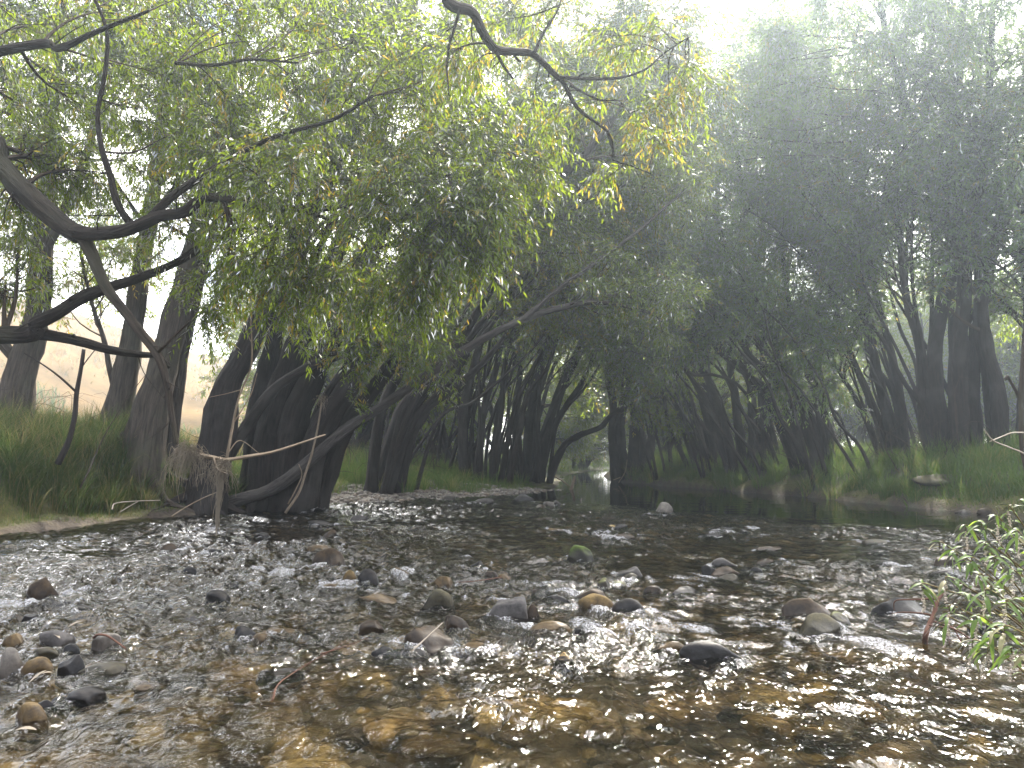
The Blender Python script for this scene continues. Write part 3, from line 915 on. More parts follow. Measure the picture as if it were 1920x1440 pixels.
def sprays(mb, O, D, L, rng, nl, leaf, width, droop, yel, detail, mat=0, shade=None, spread=.75):
    """O,D (S,3) twig starts and directions, L (S,) twig lengths: nl lance leaves on each twig"""
    Sn = len(O)
    if not Sn: return
    t = (np.arange(nl) + .5) / nl
    t = np.clip(t[None] + rng.uniform(-.03, .03, (Sn, nl)), 0.02, 1)
    dr = droop * rng.uniform(.5, 1.3, (Sn, 1))
    pos = O[:, None] + D[:, None] * (L[:, None] * t)[..., None] - UP * ((L[:, None] * dr) * t ** 2)[..., None]
    Tn = norm(D[:, None] - UP * (2 * dr * t)[..., None])
    sd = norm(np.cross(Tn, rand_dirs(rng, Sn)[:, None] * .8 + UP))
    if detail:
        tt5 = np.linspace(0, 1, 5)
        tw_ = O[:, None] + D[:, None] * (L[:, None] * tt5)[..., None] - UP * ((L[:, None] * dr) * tt5 ** 2)[..., None]
        tubes(mb, tw_, np.full((Sn, 1), .0017) * np.linspace(1, .45, 5)[None], sides=3, mat=1)
    ang = (np.arange(nl) % 2 * 2 - 1)[None, :, None] * 1.0
    ld = norm(Tn * .75 + sd * ang * spread - UP * (.28 + .25 * droop) + rng.normal(0, .22, (Sn, nl, 3)))
    ll = leaf * rng.uniform(.65, 1.2, (Sn, nl, 1)) * (1 - .25 * np.abs(t - .5) * 2)[..., None]
    wd = norm(np.cross(ld, UP * .9 + rng.normal(0, .55, (Sn, nl, 3)))) * (width * rng.uniform(.8, 1.2, (Sn, nl, 1)))
    nrm = np.cross(wd, ld); nrm = norm(nrm)
    sh = rng.uniform(0, 1, (Sn, 1)) * .6 + rng.uniform(0, .4, (Sn, nl))
    yl = np.where(rng.random((Sn, 1)) < yel, rng.uniform(.5, 1, (Sn, 1)), 0) + np.where(rng.random((Sn, nl)) < yel * .5, .7, 0)
    yl = np.clip(yl, 0, 1)
    cl = np.stack([sh, yl, 0 * sh, 0 * sh + 1], -1)
    M = Sn * nl
    if detail:
        bend = -UP * ll * .10 + 0 * nrm
        p0 = pos; p1 = pos + ld * ll * .33; p2 = pos + ld * ll * .68 + bend * .5; p3 = pos + ld * ll + bend * 1.6
        V = np.stack([p0, p1 - wd * .5, p1 + wd * .5, p2 - wd * .42, p2 + wd * .42, p3], 2).reshape(-1, 3)
        b = np.arange(M)[:, None] * 6
        q = b + np.array([[1, 2, 4, 3]]); tt = np.concatenate([b + np.array([[0, 2, 1]]), b + np.array([[3, 4, 5]])])
        mb.add(V, q=q, t=tt, c=np.repeat(cl.reshape(-1, 4), 6, 0), mat=mat)
    else:
        p0 = pos; p1 = pos + ld * ll * .45; p3 = pos + ld * ll - UP * ll * .1
        V = np.stack([p0, p1 + wd * .5, p3, p1 - wd * .5], 2).reshape(-1, 3)
        mb.add(V, q=np.arange(M)[:, None] * 4 + np.arange(4)[None], c=np.repeat(cl.reshape(-1, 4), 4, 0), mat=mat)


def arcs(rng, O, D, L, K, sag, wob):
    """curved paths (M,K,3)"""
    t = np.linspace(0, 1, K)[None, :, None]
    M = len(O)
    w1 = rng.normal(0, wob, (M, 1, 3)); w2 = rng.normal(0, wob * .6, (M, 1, 3))
    L = L[:, None, None]
    return O[:, None] + D[:, None] * L * t + w1 * L * t * (1 - t) * 2 + w2 * L * np.sin(t * 6.3) * .4 - UP * sag * L * t ** 2


def sample(paths, idx, t):
    K = paths.shape[1]
    f = t * (K - 1); i = np.minimum(f.astype(int), K - 2); f = (f - i)[:, None]
    a, b = paths[idx, i], paths[idx, i + 1]
    return a * (1 - f) + b * f, norm(b - a)


def foliate(mb, Bp, Br, rng, nsub, subL, ntw, twL, nl, leaf, width, droop, yel, detail, t0=.3, bias=None, twigsides=3, sag=.15):
    """sub-branches and leafy twigs along the branches Bp (M,K,3)"""
    M = len(Bp)
    bl = np.linalg.norm(np.diff(Bp, axis=1), axis=2).sum(1)
    idx = np.repeat(np.arange(M), nsub)
    t = rng.uniform(t0, 1, len(idx))
    o, T = sample(Bp, idx, t)
    d = norm(T * .8 + rand_dirs(rng, len(idx)) * .85 + (0 if bias is None else bias) + UP * .1)
    Ls = subL * rng.uniform(.5, 1.25, len(idx)) * (1.1 - .4 * t)
    Sp = arcs(rng, o, d, Ls, 5, sag, .16)
    r0 = np.clip(np.interp(t, [0, 1], [1, .35]) * .5 * Br[idx, 0], .004, .018)
    tubes(mb, Sp, r0[:, None] * np.linspace(1, .25, 5)[None], sides=twigsides, mat=1)
    allp = np.concatenate([Sp])
    id2 = np.repeat(np.arange(len(Sp)), ntw)
    t2 = rng.uniform(.12, 1, len(id2)) ** .8
    o2, T2 = sample(Sp, id2, t2)
    d2 = norm(T2 * .7 + rand_dirs(rng, len(id2)) * .9)
    sprays(mb, o2, d2, twL * rng.uniform(.55, 1.25, len(id2)), rng, nl, leaf, width, droop, yel, detail)
    # leafy tips of the branches themselves
    id3 = np.repeat(np.arange(M), 5)
    o3, T3 = sample(Bp, id3, rng.uniform(.75, 1, len(id3)))
    sprays(mb, o3, norm(T3 + rand_dirs(rng, len(id3)) * .5), twL * rng.uniform(.8, 1.3, len(id3)), rng, nl, leaf, width, droop, yel, detail)


def stem_branches(stems, rng, n, tmin, L, sag, bias, upk=.35, out=.95):
    O, D, Ln, R = [], [], [], []
    for path, rr in stems:
        K = len(path)
        seg = np.linalg.norm(np.diff(path, axis=0), axis=1).sum()
        for k in range(n):
            t = tmin + (1 - tmin) * (k + rng.uniform(0, 1)) / n
            o, T = sample(path[None], np.array([0]), np.array([min(t, .999)]))
            o, T = o[0], T[0]
            rad = rand_dirs(rng, 1)[0]; rad -= T * (rad @ T); rad = rad / max(np.linalg.norm(rad), .1)
            O.append(o); D.append(norm(T * .55 + rad * out + UP * upk + bias))
            Ln.append(L * rng.uniform(.6, 1.2) * (1.15 - .55 * t)); R.append(np.clip(.42 * np.interp(t, np.linspace(0, 1, K), rr), .008, .055))
    O, D, Ln, R = map(np.array, (O, D, Ln, R))
    Bp = arcs(rng, O, D, Ln, 8, sag, .13)
    return Bp, R[:, None] * np.linspace(1, .18, 8)[None]


def make_tree(label, stems, seed, group=None, cat='tree', name='willow_tree', leafmat=None, bark=None, n=13, tmin=.42, L=2.6, sag=.18,
              nsub=6, subL=1.1, ntw=7, twL=.42, nl=13, leaf=.12, width=.024, droop=.35, yel=.05, detail=False, bias=(0, 0, 0), limbs=(), clusters=(),
              loc=None, upk=.35, sides=16, leafy_limbs=False, crown=True, cl_sub=9, cl_tw=8, extra=(), slender=0, roots=0):
    """stems: list of (points, r0, r1).  First point of the first stem is the foot."""
    rng = np.random.default_rng(seed)
    foot = np.array(stems[0][0][0], float) if loc is None else np.array(loc, float)
    if loc is None:
        foot[2] = float(ground_z(foot[0], foot[1]))
    root = empty(name, tuple(foot), label, cat, group)
    bark = bark or BARK
    sp = []
    stems = list(stems)
    base = [s for s in stems if len(s) < 4 or s[3] > 0]
    for k in range(slender):
        a, b = rng.choice(len(base), 2, replace=len(base) < 2)
        f = rng.uniform(-.25, 1.25)
        pa_, pb_ = catmull(base[a][0], 7), catmull(base[b][0], 7)
        pts = pa_ * (1 - f) + pb_ * f
        h_ = np.linspace(0, 1, 7)[:, None]
        pts = pts + rng.normal(0, .28, 3) * [1, 1.6, 0] * (h_ > -1) + rng.normal(0, .5, 3) * h_ + rng.normal(0, .10, (7, 3)) * (h_ > 0)
        stems.append((pts, base[a][1] * rng.uniform(.28, .55), base[a][2] * .6, .3))
    for k, s in enumerate(stems):
        mb = MB()
        sp.append(tube1(mb, s[0], s[1], s[2], n=46, sides=sides, rough=.22, ridge=.14, seed=seed + k, flare=.55 if len(s) < 4 else s[3], power=.8))
        mb.build('trunk', bark, root, foot)
    lp = []
    for k, s in enumerate(limbs):
        mb = MB()
        lp.append(tube1(mb, s[0], s[1], s[2], n=70, sides=16, rough=.22, seed=seed + 40 + k, power=.9, cap=True))
        path, rr = lp[-1]
        for j in range(int(rng.integers(5, 9))):          # broken stubs, knots and bare side twigs
            i_ = int(rng.integers(6, len(path) - 6)); T_ = norm(path[i_ + 1] - path[i_ - 1])
            d_ = rand_dirs(rng, 1)[0]; d_ = norm(d_ - T_ * (d_ @ T_) + T_ * .5)
            lt_ = rng.uniform(.03, .14) if j % 2 else rng.uniform(.25, .7)
            r_ = min(.42 * rr[i_], .02) * (1 if j % 2 else .45)
            tube1(mb, [path[i_], path[i_] + d_ * lt_ * .5 + rng.normal(0, .04, 3) * lt_, path[i_] + d_ * lt_ + rng.normal(0, .12, 3) * lt_], r_, r_ * (.7 if j % 2 else .25), n=8, sides=6, rough=.25, seed=j, cap=True)
        mb.build('limb', s[3] if len(s) > 3 else bark, root, foot)
    for k in range(roots):
        a_ = rng.uniform(0, 6.28); r_ = base[0][1]
        ln_ = rng.uniform(.7, 1.7)
        q_ = []
        for f in np.linspace(0, 1, 6):
            x_, y_ = foot[0] + math.cos(a_ + .5 * f) * (r_ * .5 + ln_ * f), foot[1] + math.sin(a_ + .5 * f) * (r_ * .5 + ln_ * f)
            q_.append(np.array([x_, y_, float(ground_z(x_, y_)) + .30 * (1 - f) ** 3 + rng.uniform(-.01, .05) - .06 * f]))
        mb = MB()
        tube1(mb, q_, r_ * .30, .02, n=16, sides=8, rough=.25, seed=seed + 70 + k)
        mb.build('root', bark, root, foot)
    if not crown:
        return root
    mb = MB()
    have = False
    if n:
        Bp, Br = stem_branches(sp[:len(sp) - slender] + sp[len(sp) - slender::2] + (lp if leafy_limbs else []), rng, n, tmin, L, sag, np.array(bias), upk)
        tubes(mb, Bp, Br, sides=5, mat=1)
        foliate(mb, Bp, Br, rng, nsub, subL, ntw, twL, nl, leaf, width, droop, yel, detail)
    if len(clusters):
        pts = np.concatenate([p for p, r in lp + sp]); rad = np.concatenate([r for p, r in lp + sp])
        O, E, R0, Rr = [], [], [], []
        for c in clusters:
            e = np.array(c[0], float)
            dist = np.linalg.norm(pts - e, axis=1) + .6 * np.maximum(0, pts[:, 2] - e[2]) * 0
            i = int(np.argmin(dist + rng.uniform(0, .25, len(pts))))
            O.append(pts[i]); E.append(e); R0.append(np.clip(rad[i] * .45, .007, .03)); Rr.append(c[1])
        O, E, R0, Rr = map(np.array, (O, E, R0, Rr))
        Lc = np.linalg.norm(E - O, axis=1)
        D = (E - O) / Lc[:, None]
        far = E + D * Rr[:, None] * .5
        Lc = np.linalg.norm(far - O, axis=1)
        Bp = arcs(rng, O, D, Lc, 9, 0, .10)
        Bp = Bp + (UP * .22) * (Lc[:, None, None] * (np.linspace(0, 1, 9) * (1 - np.linspace(0, 1, 9)))[None, :, None])
        Br = R0[:, None] * np.linspace(1, .2, 9)[None]
        tubes(mb, Bp, Br, sides=6, mat=1)
        for r in np.unique(np.round(Rr, 2)):
            s = np.abs(Rr - r) < .006
            l = Lc[s]
            foliate(mb, Bp[s], Br[s], rng, cl_sub, r * 1.0, cl_tw, twL, nl, leaf, width, droop, yel, detail,
                    t0=float(np.clip(1 - 1.5 * r / max(l.mean(), .1), .15, .7)), sag=.3)
    for fn in extra:
        fn(mb, rng)
    mb.build('crown', [leafmat or LEAF, TWIG], root, foot)
    return root


def pix(path, Y0, Y1=None):
    """photo-pixel polyline -> world points, depth running from Y0 to Y1"""
    Y1 = Y0 if Y1 is None else Y1
    k = np.linspace(0, 1, len(path))
    return [P(x, y, Y0 + (Y1 - Y0) * s) for (x, y), s in zip(path, k)]


def root_on_ground(pts, sink=.8):
    p = [np.array(q) for q in pts]
    g = float(ground_z(p[0][0], p[0][1]))
    p[0][2] = g - sink
    return p


def hit(px, py):
    """where the sight line through a photo pixel meets the bank"""
    y = np.linspace(5, 45, 1600)
    q = np.stack([P(px, py, v) for v in y])
    k = np.nonzero(ground_z(q[:, 0], q[:, 1]) > q[:, 2])[0]
    return q[k[0]] if len(k) else q[-1]


def st(path, wpx0, wpx1, Y0, Y1=None, flare=.45):
    Y1 = Y0 if Y1 is None else Y1
    if Y0 > 19: wpx0, wpx1, flare = wpx0 * .72, wpx1 * .8, .25
    return (root_on_ground(pix(path, Y0, Y1)), PW(wpx0, Y0), PW(wpx1, Y1), flare)


# ---- the near tree on the left bank: its foot is outside the frame, its limbs reach across
d = 7.4
foot = np.array([-9.6, 7.6, float(ground_z(-9.6, 7.6)) - .3])
fork = np.array([-8.2, 7.7, 3.2])
top = np.array([-6.6, 7.6, 6.2])
near_limbs = [
    ([np.array([-7.6, 7.65, 4.3])] + pix([(-60, 250), (0, 312), (60, 372), (110, 415), (150, 440)], 7.6, 7.4), .115, .088),
    (pix([(140, 436), (180, 440), (240, 430), (300, 405), (345, 398), (380, 372), (425, 372), (470, 384), (560, 392), (640, 388), (720, 375), (790, 352)], 7.4, 7.0), .074, .016),
    (pix([(150, 436), (168, 470), (200, 540), (255, 612), (295, 665), (312, 715), (322, 780), (330, 832)], 7.4, 7.9), .068, .022, BARK_W),
    (pix([(250, 425), (222, 385), (207, 330), (190, 275), (183, 210), (196, 140), (200, 60), (170, -20)], 7.4, 7.0), .035, .015),
    (pix([(270, 420), (320, 372), (380, 330), (430, 298), (520, 255), (620, 226), (700, 180)], 7.4, 6.6), .045, .012),
    ([np.array([-8.3, 8.2, 2.4])] + pix([(-50, 628), (20, 622), (85, 628), (150, 640), (205, 655), (262, 664), (300, 668), (318, 690)], 8.4, 8.7), .098, .02),
    ([np.array([-8.1, 8.3, 2.6])] + pix([(20, 630), (70, 606), (110, 586), (160, 556), (205, 540), (270, 517), (330, 492), (395, 452), (450, 432), (520, 425)], 8.4, 8.0), .10, .02),
    ([np.array([-7.4, 7.7, 4.9])] + pix([(40, 88), (110, 90), (180, 60), (280, 20)], 7.3, 6.8), .055, .012),
    (pix([(540, 392), (600, 405), (660, 440), (700, 470)], 7.1, 6.8), .022, .008),
    (pix([(330, 118), (400, 122), (470, 112), (560, 118)], 7.0, 6.6), .02, .008),
]
CL = [  # leafy masses: photo pixel, distance, radius
    (60, 60, 8.2, .7), (190, 40, 8, .7), (320, 60, 7.8, .7), (440, 50, 7.6, .7), (560, 60, 7.5, .7), (680, 60, 7.6, .7), (780, 110, 7.8, .6),
    (30, 190, 8, .7), (150, 190, 8.2, .7), (290, 150, 7.8, .7), (410, 170, 7.4, .7), (540, 170, 7, .6), (650, 190, 6.8, .6), (740, 230, 6.8, .55),
    (40, 300, 8, .6), (110, 290, 8, .55), (300, 280, 7.6, .55), (420, 290, 7.2, .6), (540, 300, 6.9, .6), (740, 320, 6.5, .55), (830, 290, 6.7, .5), (880, 260, 6.9, .4),
    (30, 390, 8, .5), (470, 330, 6.6, .5), (560, 350, 6.6, .5), (760, 390, 6.4, .5), (840, 370, 6.3, .45), (890, 330, 6.4, .4),
    (330, 430, 7.8, .4), (430, 450, 7.4, .5), (540, 460, 7, .5), (830, 430, 6.3, .42), (880, 430, 6.2, .36),
    (420, 450, 7.4, .45), (510, 470, 7.2, .45), (770, 460, 6.6, .4), (600, 450, 6.9, .5), (700, 410, 6.5, .5), (830, 420, 6.5, .35),
    (480, 502, 7.2, .36), (570, 522, 7.1, .36), (660, 502, 6.9, .36), (740, 502, 6.7, .34), (790, 472, 6.6, .3), (700, 532, 6.8, .28), (765, 537, 6.7, .26),
    (30, 480, 8.5, .4), (150, 330, 7.9, .4), (240, 220, 7.6, .45), (10, 550, 8.6, .3), (370, 600, 7.6, .3),
    (90, 120, 9.0, .8), (240, 110, 9.2, .8), (370, 60, 9.0, .8), (490, 120, 8.8, .8), (600, 110, 8.8, .7), (20, 20, 9.2, .8), (140, -20, 9, .8), (280, -30, 9, .8), (420, -30, 8.8, .8), (560, -30, 8.6, .8), (700, -30, 8.6, .8), (820, 10, 8.4, .7),
    (70, 240, 9, .7), (200, 300, 8.8, .6), (350, 220, 8.6, .7), (480, 230, 8.6, .7), (600, 260, 8.4, .7), (700, 130, 8.4, .7), (800, 180, 8.2, .6), (20, 330, 9, .6), (100, 350, 8.9, .5), (430, 380, 8.4, .55), (660, 340, 7.8, .5), (850, 200, 8, .5),
    (900, 470, 6.25, .26), (920, 390, 6.3, .3), (960, 300, 6.8, .35), (1010, 290, 7.2, .3), (900, 180, 7.2, .4), (860, 60, 7.6, .5),
]
make_tree('near willow with bright leaves, thick crossing limbs and a broken limb hung with debris',
          [([foot, fork - [.6, 0, 1.2], fork, np.array([-7.6, 7.65, 4.3]), top, top + [1.0, -.2, 2.0]], .34, .10)], 11, limbs=near_limbs, n=0,
          clusters=[(P(x, y, Y), r) for x, y, Y, r in CL], detail=True, bark=BARK_N, leaf=.083, width=.0135, twL=.34, nl=15, droop=.42, yel=.05, cl_sub=9, cl_tw=8)

# ---- the branch that reaches in from the top, on a tree standing behind the camera's left
ov = pix([(790, -120), (838, 0), (885, 22), (905, 60), (930, 92), (965, 97), (1000, 102), (1040, 140), (1058, 158), (1085, 205), (1140, 248), (1152, 295)], 5.4, 6.4)
b0 = np.array([-4.6, 3.2, 6.6])
ofoot = np.array([-9.0, 1.0, float(ground_z(-9.0, 1.0)) - .3])
ovl = [
    ([b0 - [.5, .4, .5], b0, np.array([-2.4, 4.6, 6.1])] + ov, .060, .007),
    (pix([(1050, 145), (1110, 148), (1160, 146), (1210, 130), (1245, 100), (1290, 70)], 6.0, 6.4), .016, .005),
    (pix([(862, 18), (850, 60), (842, 85), (838, 130), (842, 180)], 5.5, 5.6), .013, .005),
    (pix([(930, 95), (945, 125), (962, 147)], 5.7, 5.7), .014, .008),
    (pix([(1002, 98), (1020, 60), (1045, 20), (1060, -30)], 5.9, 6.1), .013, .005),
    (pix([(1068, 160), (1120, 186), (1160, 190), (1180, 212)], 6.2, 6.4), .011, .004),
    (pix([(1140, 250), (1150, 285), (1150, 300), (1180, 310), (1220, 325)], 6.4, 6.6), .012, .004),
]
OC = [(1240, 60, 6.5, .32), (1290, 110, 6.6, .3), (1255, 150, 6.5, .3), (1300, 170, 6.7, .22), (1180, 90, 6.6, .3), (1130, 60, 6.8, .3), (1010, 40, 6.8, .3), (940, 40, 6.6, .3), (860, 110, 6.0, .25), (905, 120, 6.2, .25),
      (1190, 220, 6.8, .3), (1120, 190, 6.8, .3), (1050, 230, 6.9, .3), (1230, 260, 7.0, .25), (1150, 320, 6.9, .22), (1000, 190, 7, .3)]
make_tree('tree whose dark crooked branch with yellowing leaves reaches in at the top',
          [([ofoot, np.array([-8, 1.4, 2.6]), np.array([-6.6, 2.2, 5.0]), b0 - [.5, .4, .5], np.array([-3.6, 3.3, 8.6])], .3, .09)], 23, limbs=ovl, n=0,
          clusters=[(P(x, y, Y), r) for x, y, Y, r in OC], detail=True, bark=BARK_N, leaf=.08, width=.013, twL=.3, nl=14, droop=.45, yel=.17, cl_sub=5, cl_tw=5)

# ---- left bank, standing trunks
LB = dict(sag=.08, upk=.5, roots=5, yel=.08, L=2.9, nsub=9, subL=1.25, ntw=10, twL=.45, nl=13, leaf=.13, width=.026)
make_tree('stout grey-barked willow at the edge of the bare slope, forking below a thick crossing limb',
          [st([(8, 830), (40, 700), (66, 600), (76, 500), (84, 380), (92, 240), (110, 60), (130, -120)], 60, 16, 15.5),
           (pix([(48, 690), (10, 650), (-30, 600), (-70, 500), (-120, 300)], 15.5, 15), PW(26, 15.5), PW(8, 15), 0),
           (pix([(80, 470), (110, 420), (150, 330), (185, 200), (215, 50), (240, -100)], 15.5, 15.2), PW(24, 15.5), PW(8, 15), 0)],
          31, group='willow trunks on the left bank', bark=BARK_W, tmin=.5, n=10, bias=(.1, -.15, 0),
          clusters=[(P(x, y, Y), 1.1) for x, y, Y in [(20, 20, 14.5), (110, 60, 14.5), (190, 0, 14.5), (30, 140, 14.5), (130, 180, 14.5), (40, 270, 14.8), (200, 130, 14.6), (10, 400, 15)]], cl_sub=25, cl_tw=11, **LB)
make_tree('straight slim-crowned willow trunk between the bare slope and a forked pair',
          [st([(215, 830), (228, 740), (243, 660), (258, 560), (272, 460), (292, 330), (310, 180), (330, 20), (345, -120)], 52, 14, 16.5),
           (pix([(218, 745), (205, 690), (196, 640), (170, 560), (150, 470)], 16.5, 16.2), PW(12, 16.5), PW(5, 16), 0)],
          32, group='willow trunks on the left bank', bark=BARK_W, tmin=.5, n=12, bias=(.1, -.1, 0), **LB)
make_tree('leaning willow with a thick trunk and a thin second stem, between two lone trunks',
          [st([(262, 850), (285, 770), (312, 670), (340, 560), (362, 470), (390, 350), (420, 200), (455, 30), (480, -120)], 66, 15, 15.8),
           st([(318, 835), (335, 730), (352, 640), (372, 550), (390, 470), (420, 350), (450, 200)], 22, 8, 16.2)],
          33, group='willow trunks on the left bank', bark=BARK_W, tmin=.48, n=12, bias=(.15, -.1, 0),
          clusters=[(P(x, y, Y), 1.1) for x, y, Y in [(330, 20, 15), (400, 90, 15), (260, 90, 15), (350, 180, 15), (440, 220, 15), (290, 260, 15.3), (400, 330, 15.5), (480, 400, 15.8), (380, -50, 15)]], cl_sub=25, cl_tw=11, **LB)
make_tree('single dark willow trunk tilting steeply over the bank beside the massive clump',
          [st([(385, 850), (420, 750), (455, 670), (495, 585), (545, 480), (600, 370), (660, 240), (720, 90), (770, -90)], 62, 14, 16.2)],
          34, group='willow trunks on the left bank', tmin=.52, n=14, bias=(.2, -.1, 0),
          clusters=[(P(x, y, Y), 1.1) for x, y, Y in [(470, 30, 15), (560, -20, 15), (640, 60, 15.5), (730, 0, 15.5), (820, 50, 15), (900, 110, 15.5), (520, 150, 15.5), (610, 190, 15), (700, 150, 15.5), (790, 180, 15), (870, 240, 15.5), (680, 270, 15.5), (780, 300, 15.5), (560, 300, 16), (880, 350, 16), (940, 230, 16)]], cl_sub=18, cl_tw=10, **LB)
make_tree('massive many-stemmed willow clump at the waterline leaning right',
          [st([(492, 915), (505, 830), (525, 740), (556, 650), (598, 550), (645, 440), (695, 300), (750, 120), (790, -60)], 66, 14, 17.2, flare=.3),
           st([(470, 905), (482, 800), (500, 700), (522, 610), (556, 500), (590, 380), (625, 230), (660, 60)], 50, 13, 17.5, flare=.3),
           st([(530, 920), (548, 810), (585, 710), (640, 590), (690, 480), (750, 350), (810, 200), (870, 30), (900, -100)], 62, 14, 17.0, flare=.3),
           st([(555, 925), (590, 840), (640, 745), (700, 650), (770, 540), (850, 445), (930, 385), (1010, 350), (1090, 300), (1150, 220)], 50, 12, 16.9, 15.5, flare=.3),
           st([(575, 925), (630, 835), (690, 745), (760, 655), (830, 580), (910, 510), (990, 440), (1070, 390), (1180, 340)], 40, 9, 17.3, 16.5, flare=.3),
           (pix([(430, 850), (500, 745), (575, 690), (650, 660), (720, 620)], 16.4, 16.0), PW(26, 16.4), PW(10, 16), 0)],
          35, group='willow clumps along the stream', slender=3, tmin=.56, n=14, bias=(.1, -.1, .05), **LB)
make_tree('long bare willow trunk leaning low over the water, foot at the edge',
          [([P(385, 955, 16.6) - [0, 0, .25]] + pix([(430, 942), (495, 925), (560, 882), (640, 812), (700, 772), (770, 725), (870, 657), (930, 622), (1000, 592), (1060, 575), (1120, 562), (1200, 538)], 16.6, 15.4), PW(28, 16.6), PW(8, 15.4), .10),
           (pix([(1040, 580), (1100, 568), (1160, 572), (1240, 592)], 15.7, 15.3), PW(12, 15.6), PW(5, 15.3), 0),
           (pix([(985, 596), (1050, 540), (1120, 490), (1200, 430), (1290, 350)], 15.7, 15.3), PW(11, 15.6), PW(4, 15.3), 0)],
          36, group='willow clumps along the stream', bark=BARK_L, tmin=.84, n=8, L=1.6, nsub=6, subL=.8, ntw=7, leaf=.11, width=.02, sag=.02, upk=.7)

# ---- further clumps: left side
make_tree('dark leaning willow clump behind the low bare trunk',
          [st([(700, 850), (745, 785), (800, 720), (850, 655), (910, 560), (980, 450), (1050, 340), (1110, 230), (1160, 130)], 34, 9, 22),
           st([(715, 850), (770, 780), (830, 700), (900, 610), (980, 520), (1060, 420), (1140, 300)], 30, 8, 22.4),
           st([(690, 850), (715, 770), (760, 680), (810, 580), (850, 450), (880, 300), (900, 130)], 30, 9, 21.5),
           st([(735, 848), (785, 790), (850, 730), (905, 680), (970, 600), (1040, 500), (1110, 390)], 24, 7, 22.2)],
          41, group='willow clumps along the stream', slender=5, tmin=.60, n=17, sag=.05, upk=.55, L=3.0, nsub=9, subL=1.3, ntw=10, twL=.5, leaf=.14, width=.03,
          clusters=[(P(x, y, Y), 1.15) for x, y, Y in [(960, 40, 17), (1040, 20, 17), (1120, 60, 17.5), (1200, 40, 17.5), (1000, 130, 18), (1090, 150, 18), (1180, 140, 18), (1250, 190, 18), (1060, 240, 19), (1150, 250, 19), (1230, 290, 19), (1120, 350, 20), (1210, 380, 20), (1270, 40, 17.5), (1230, 100, 18), (1285, 150, 18.5), (1150, 80, 17), (1280, 250, 19), (1200, -30, 17), (1290, 90, 17.5), (1320, 180, 19), (1180, 200, 18), (1040, 320, 20), (980, 230, 19), (1270, 330, 20.5), (1160, 440, 21), (900, -20, 17), (1100, -60, 17)]], cl_sub=22, cl_tw=11, yel=.16)
make_tree('upright willow clump with ragged stump at the end of the grassy flat',
          [st([(875, 868), (868, 790), (880, 720), (900, 640), (915, 540), (930, 400), (940, 260), (950, 130)], 30, 8, 27),
           st([(895, 866), (905, 780), (930, 690), (950, 600), (985, 480), (1020, 330), (1050, 200)], 20, 7, 27.4),
           st([(915, 864), (940, 770), (945, 690), (970, 600), (1000, 500)], 16, 6, 27.2),
           st([(930, 862), (965, 770), (1000, 690), (1040, 610), (1090, 520)], 16, 6, 27.6),
           st([(888, 866), (870, 800), (830, 730), (800, 690)], 12, 5, 27)],
          42, group='willow clumps along the stream', slender=7, tmin=.62, n=15, sag=.06, upk=.5, L=3.0, nsub=9, subL=1.3, ntw=10, twL=.5, leaf=.15, width=.032)
make_tree('willow clump where the stream narrows, one stem bowing low over water',
          [st([(985, 880), (992, 800), (1005, 720), (1030, 640), (1050, 560), (1070, 440), (1090, 280)], 26, 7, 31),
           st([(1005, 884), (1025, 810), (1050, 730), (1085, 650), (1130, 560), (1170, 460), (1210, 320)], 26, 7, 31),
           st([(1018, 885), (1052, 845), (1085, 817), (1127, 800), (1149, 776), (1196, 756), (1252, 740)], 20, 6, 31, 30),
           st([(1000, 884), (1040, 800), (1090, 720), (1125, 640), (1150, 600)], 22, 7, 31.2),
           st([(975, 880), (965, 780), (975, 690), (960, 600), (950, 420), (960, 300)], 20, 6, 31)],
          43, group='willow clumps along the stream', slender=7, tmin=.62, n=15, sag=.06, upk=.5, L=3.0, nsub=9, subL=1.3, ntw=9, twL=.5, leaf=.16, width=.034)

# ---- right bank
RB = dict(leafmat=LEAF_R, L=2.9, sag=.06, upk=.55, nsub=7, subL=1.3, ntw=7, twL=.5, nl=12, leaf=.18, width=.038)
make_tree('dense dark willow clump standing at the narrows on the far side of the pool',
          [st([(1160, 896), (1150, 820), (1150, 760), (1140, 690), (1130, 600), (1120, 480)], 30, 8, 34),
           st([(1185, 898), (1190, 820), (1192, 740), (1200, 640), (1200, 520), (1190, 400)], 38, 8, 33.5),
           st([(1200, 896), (1225, 810), (1250, 730), (1270, 650), (1290, 540)], 28, 7, 33.8),
           st([(1175, 896), (1165, 800), (1180, 700), (1165, 600)], 28, 7, 34),
           st([(1215, 894), (1255, 820), (1270, 760), (1290, 690), (1330, 600)], 20, 6, 34)],
          51, group='willow clumps along the stream', slender=7, tmin=.55, n=16, **RB)
make_tree('willow clump whose crossing stems lean left above the pool',
          [st([(1330, 890), (1310, 810), (1290, 740), (1265, 660), (1245, 600), (1225, 480), (1215, 340), (1220, 230)], 26, 7, 30),
           st([(1355, 888), (1330, 800), (1310, 720), (1290, 650), (1262, 600), (1240, 520), (1215, 400), (1180, 280)], 24, 7, 29.6),
           st([(1320, 888), (1290, 830), (1275, 770), (1265, 700), (1260, 640), (1270, 500), (1290, 340), (1310, 220)], 24, 7, 30.2),
           st([(1365, 886), (1350, 800), (1330, 740), (1315, 690), (1330, 560), (1340, 420), (1350, 270)], 20, 6, 29.8)],
          52, group='willow clumps along the stream', slender=7, tmin=.62, n=17, **RB)
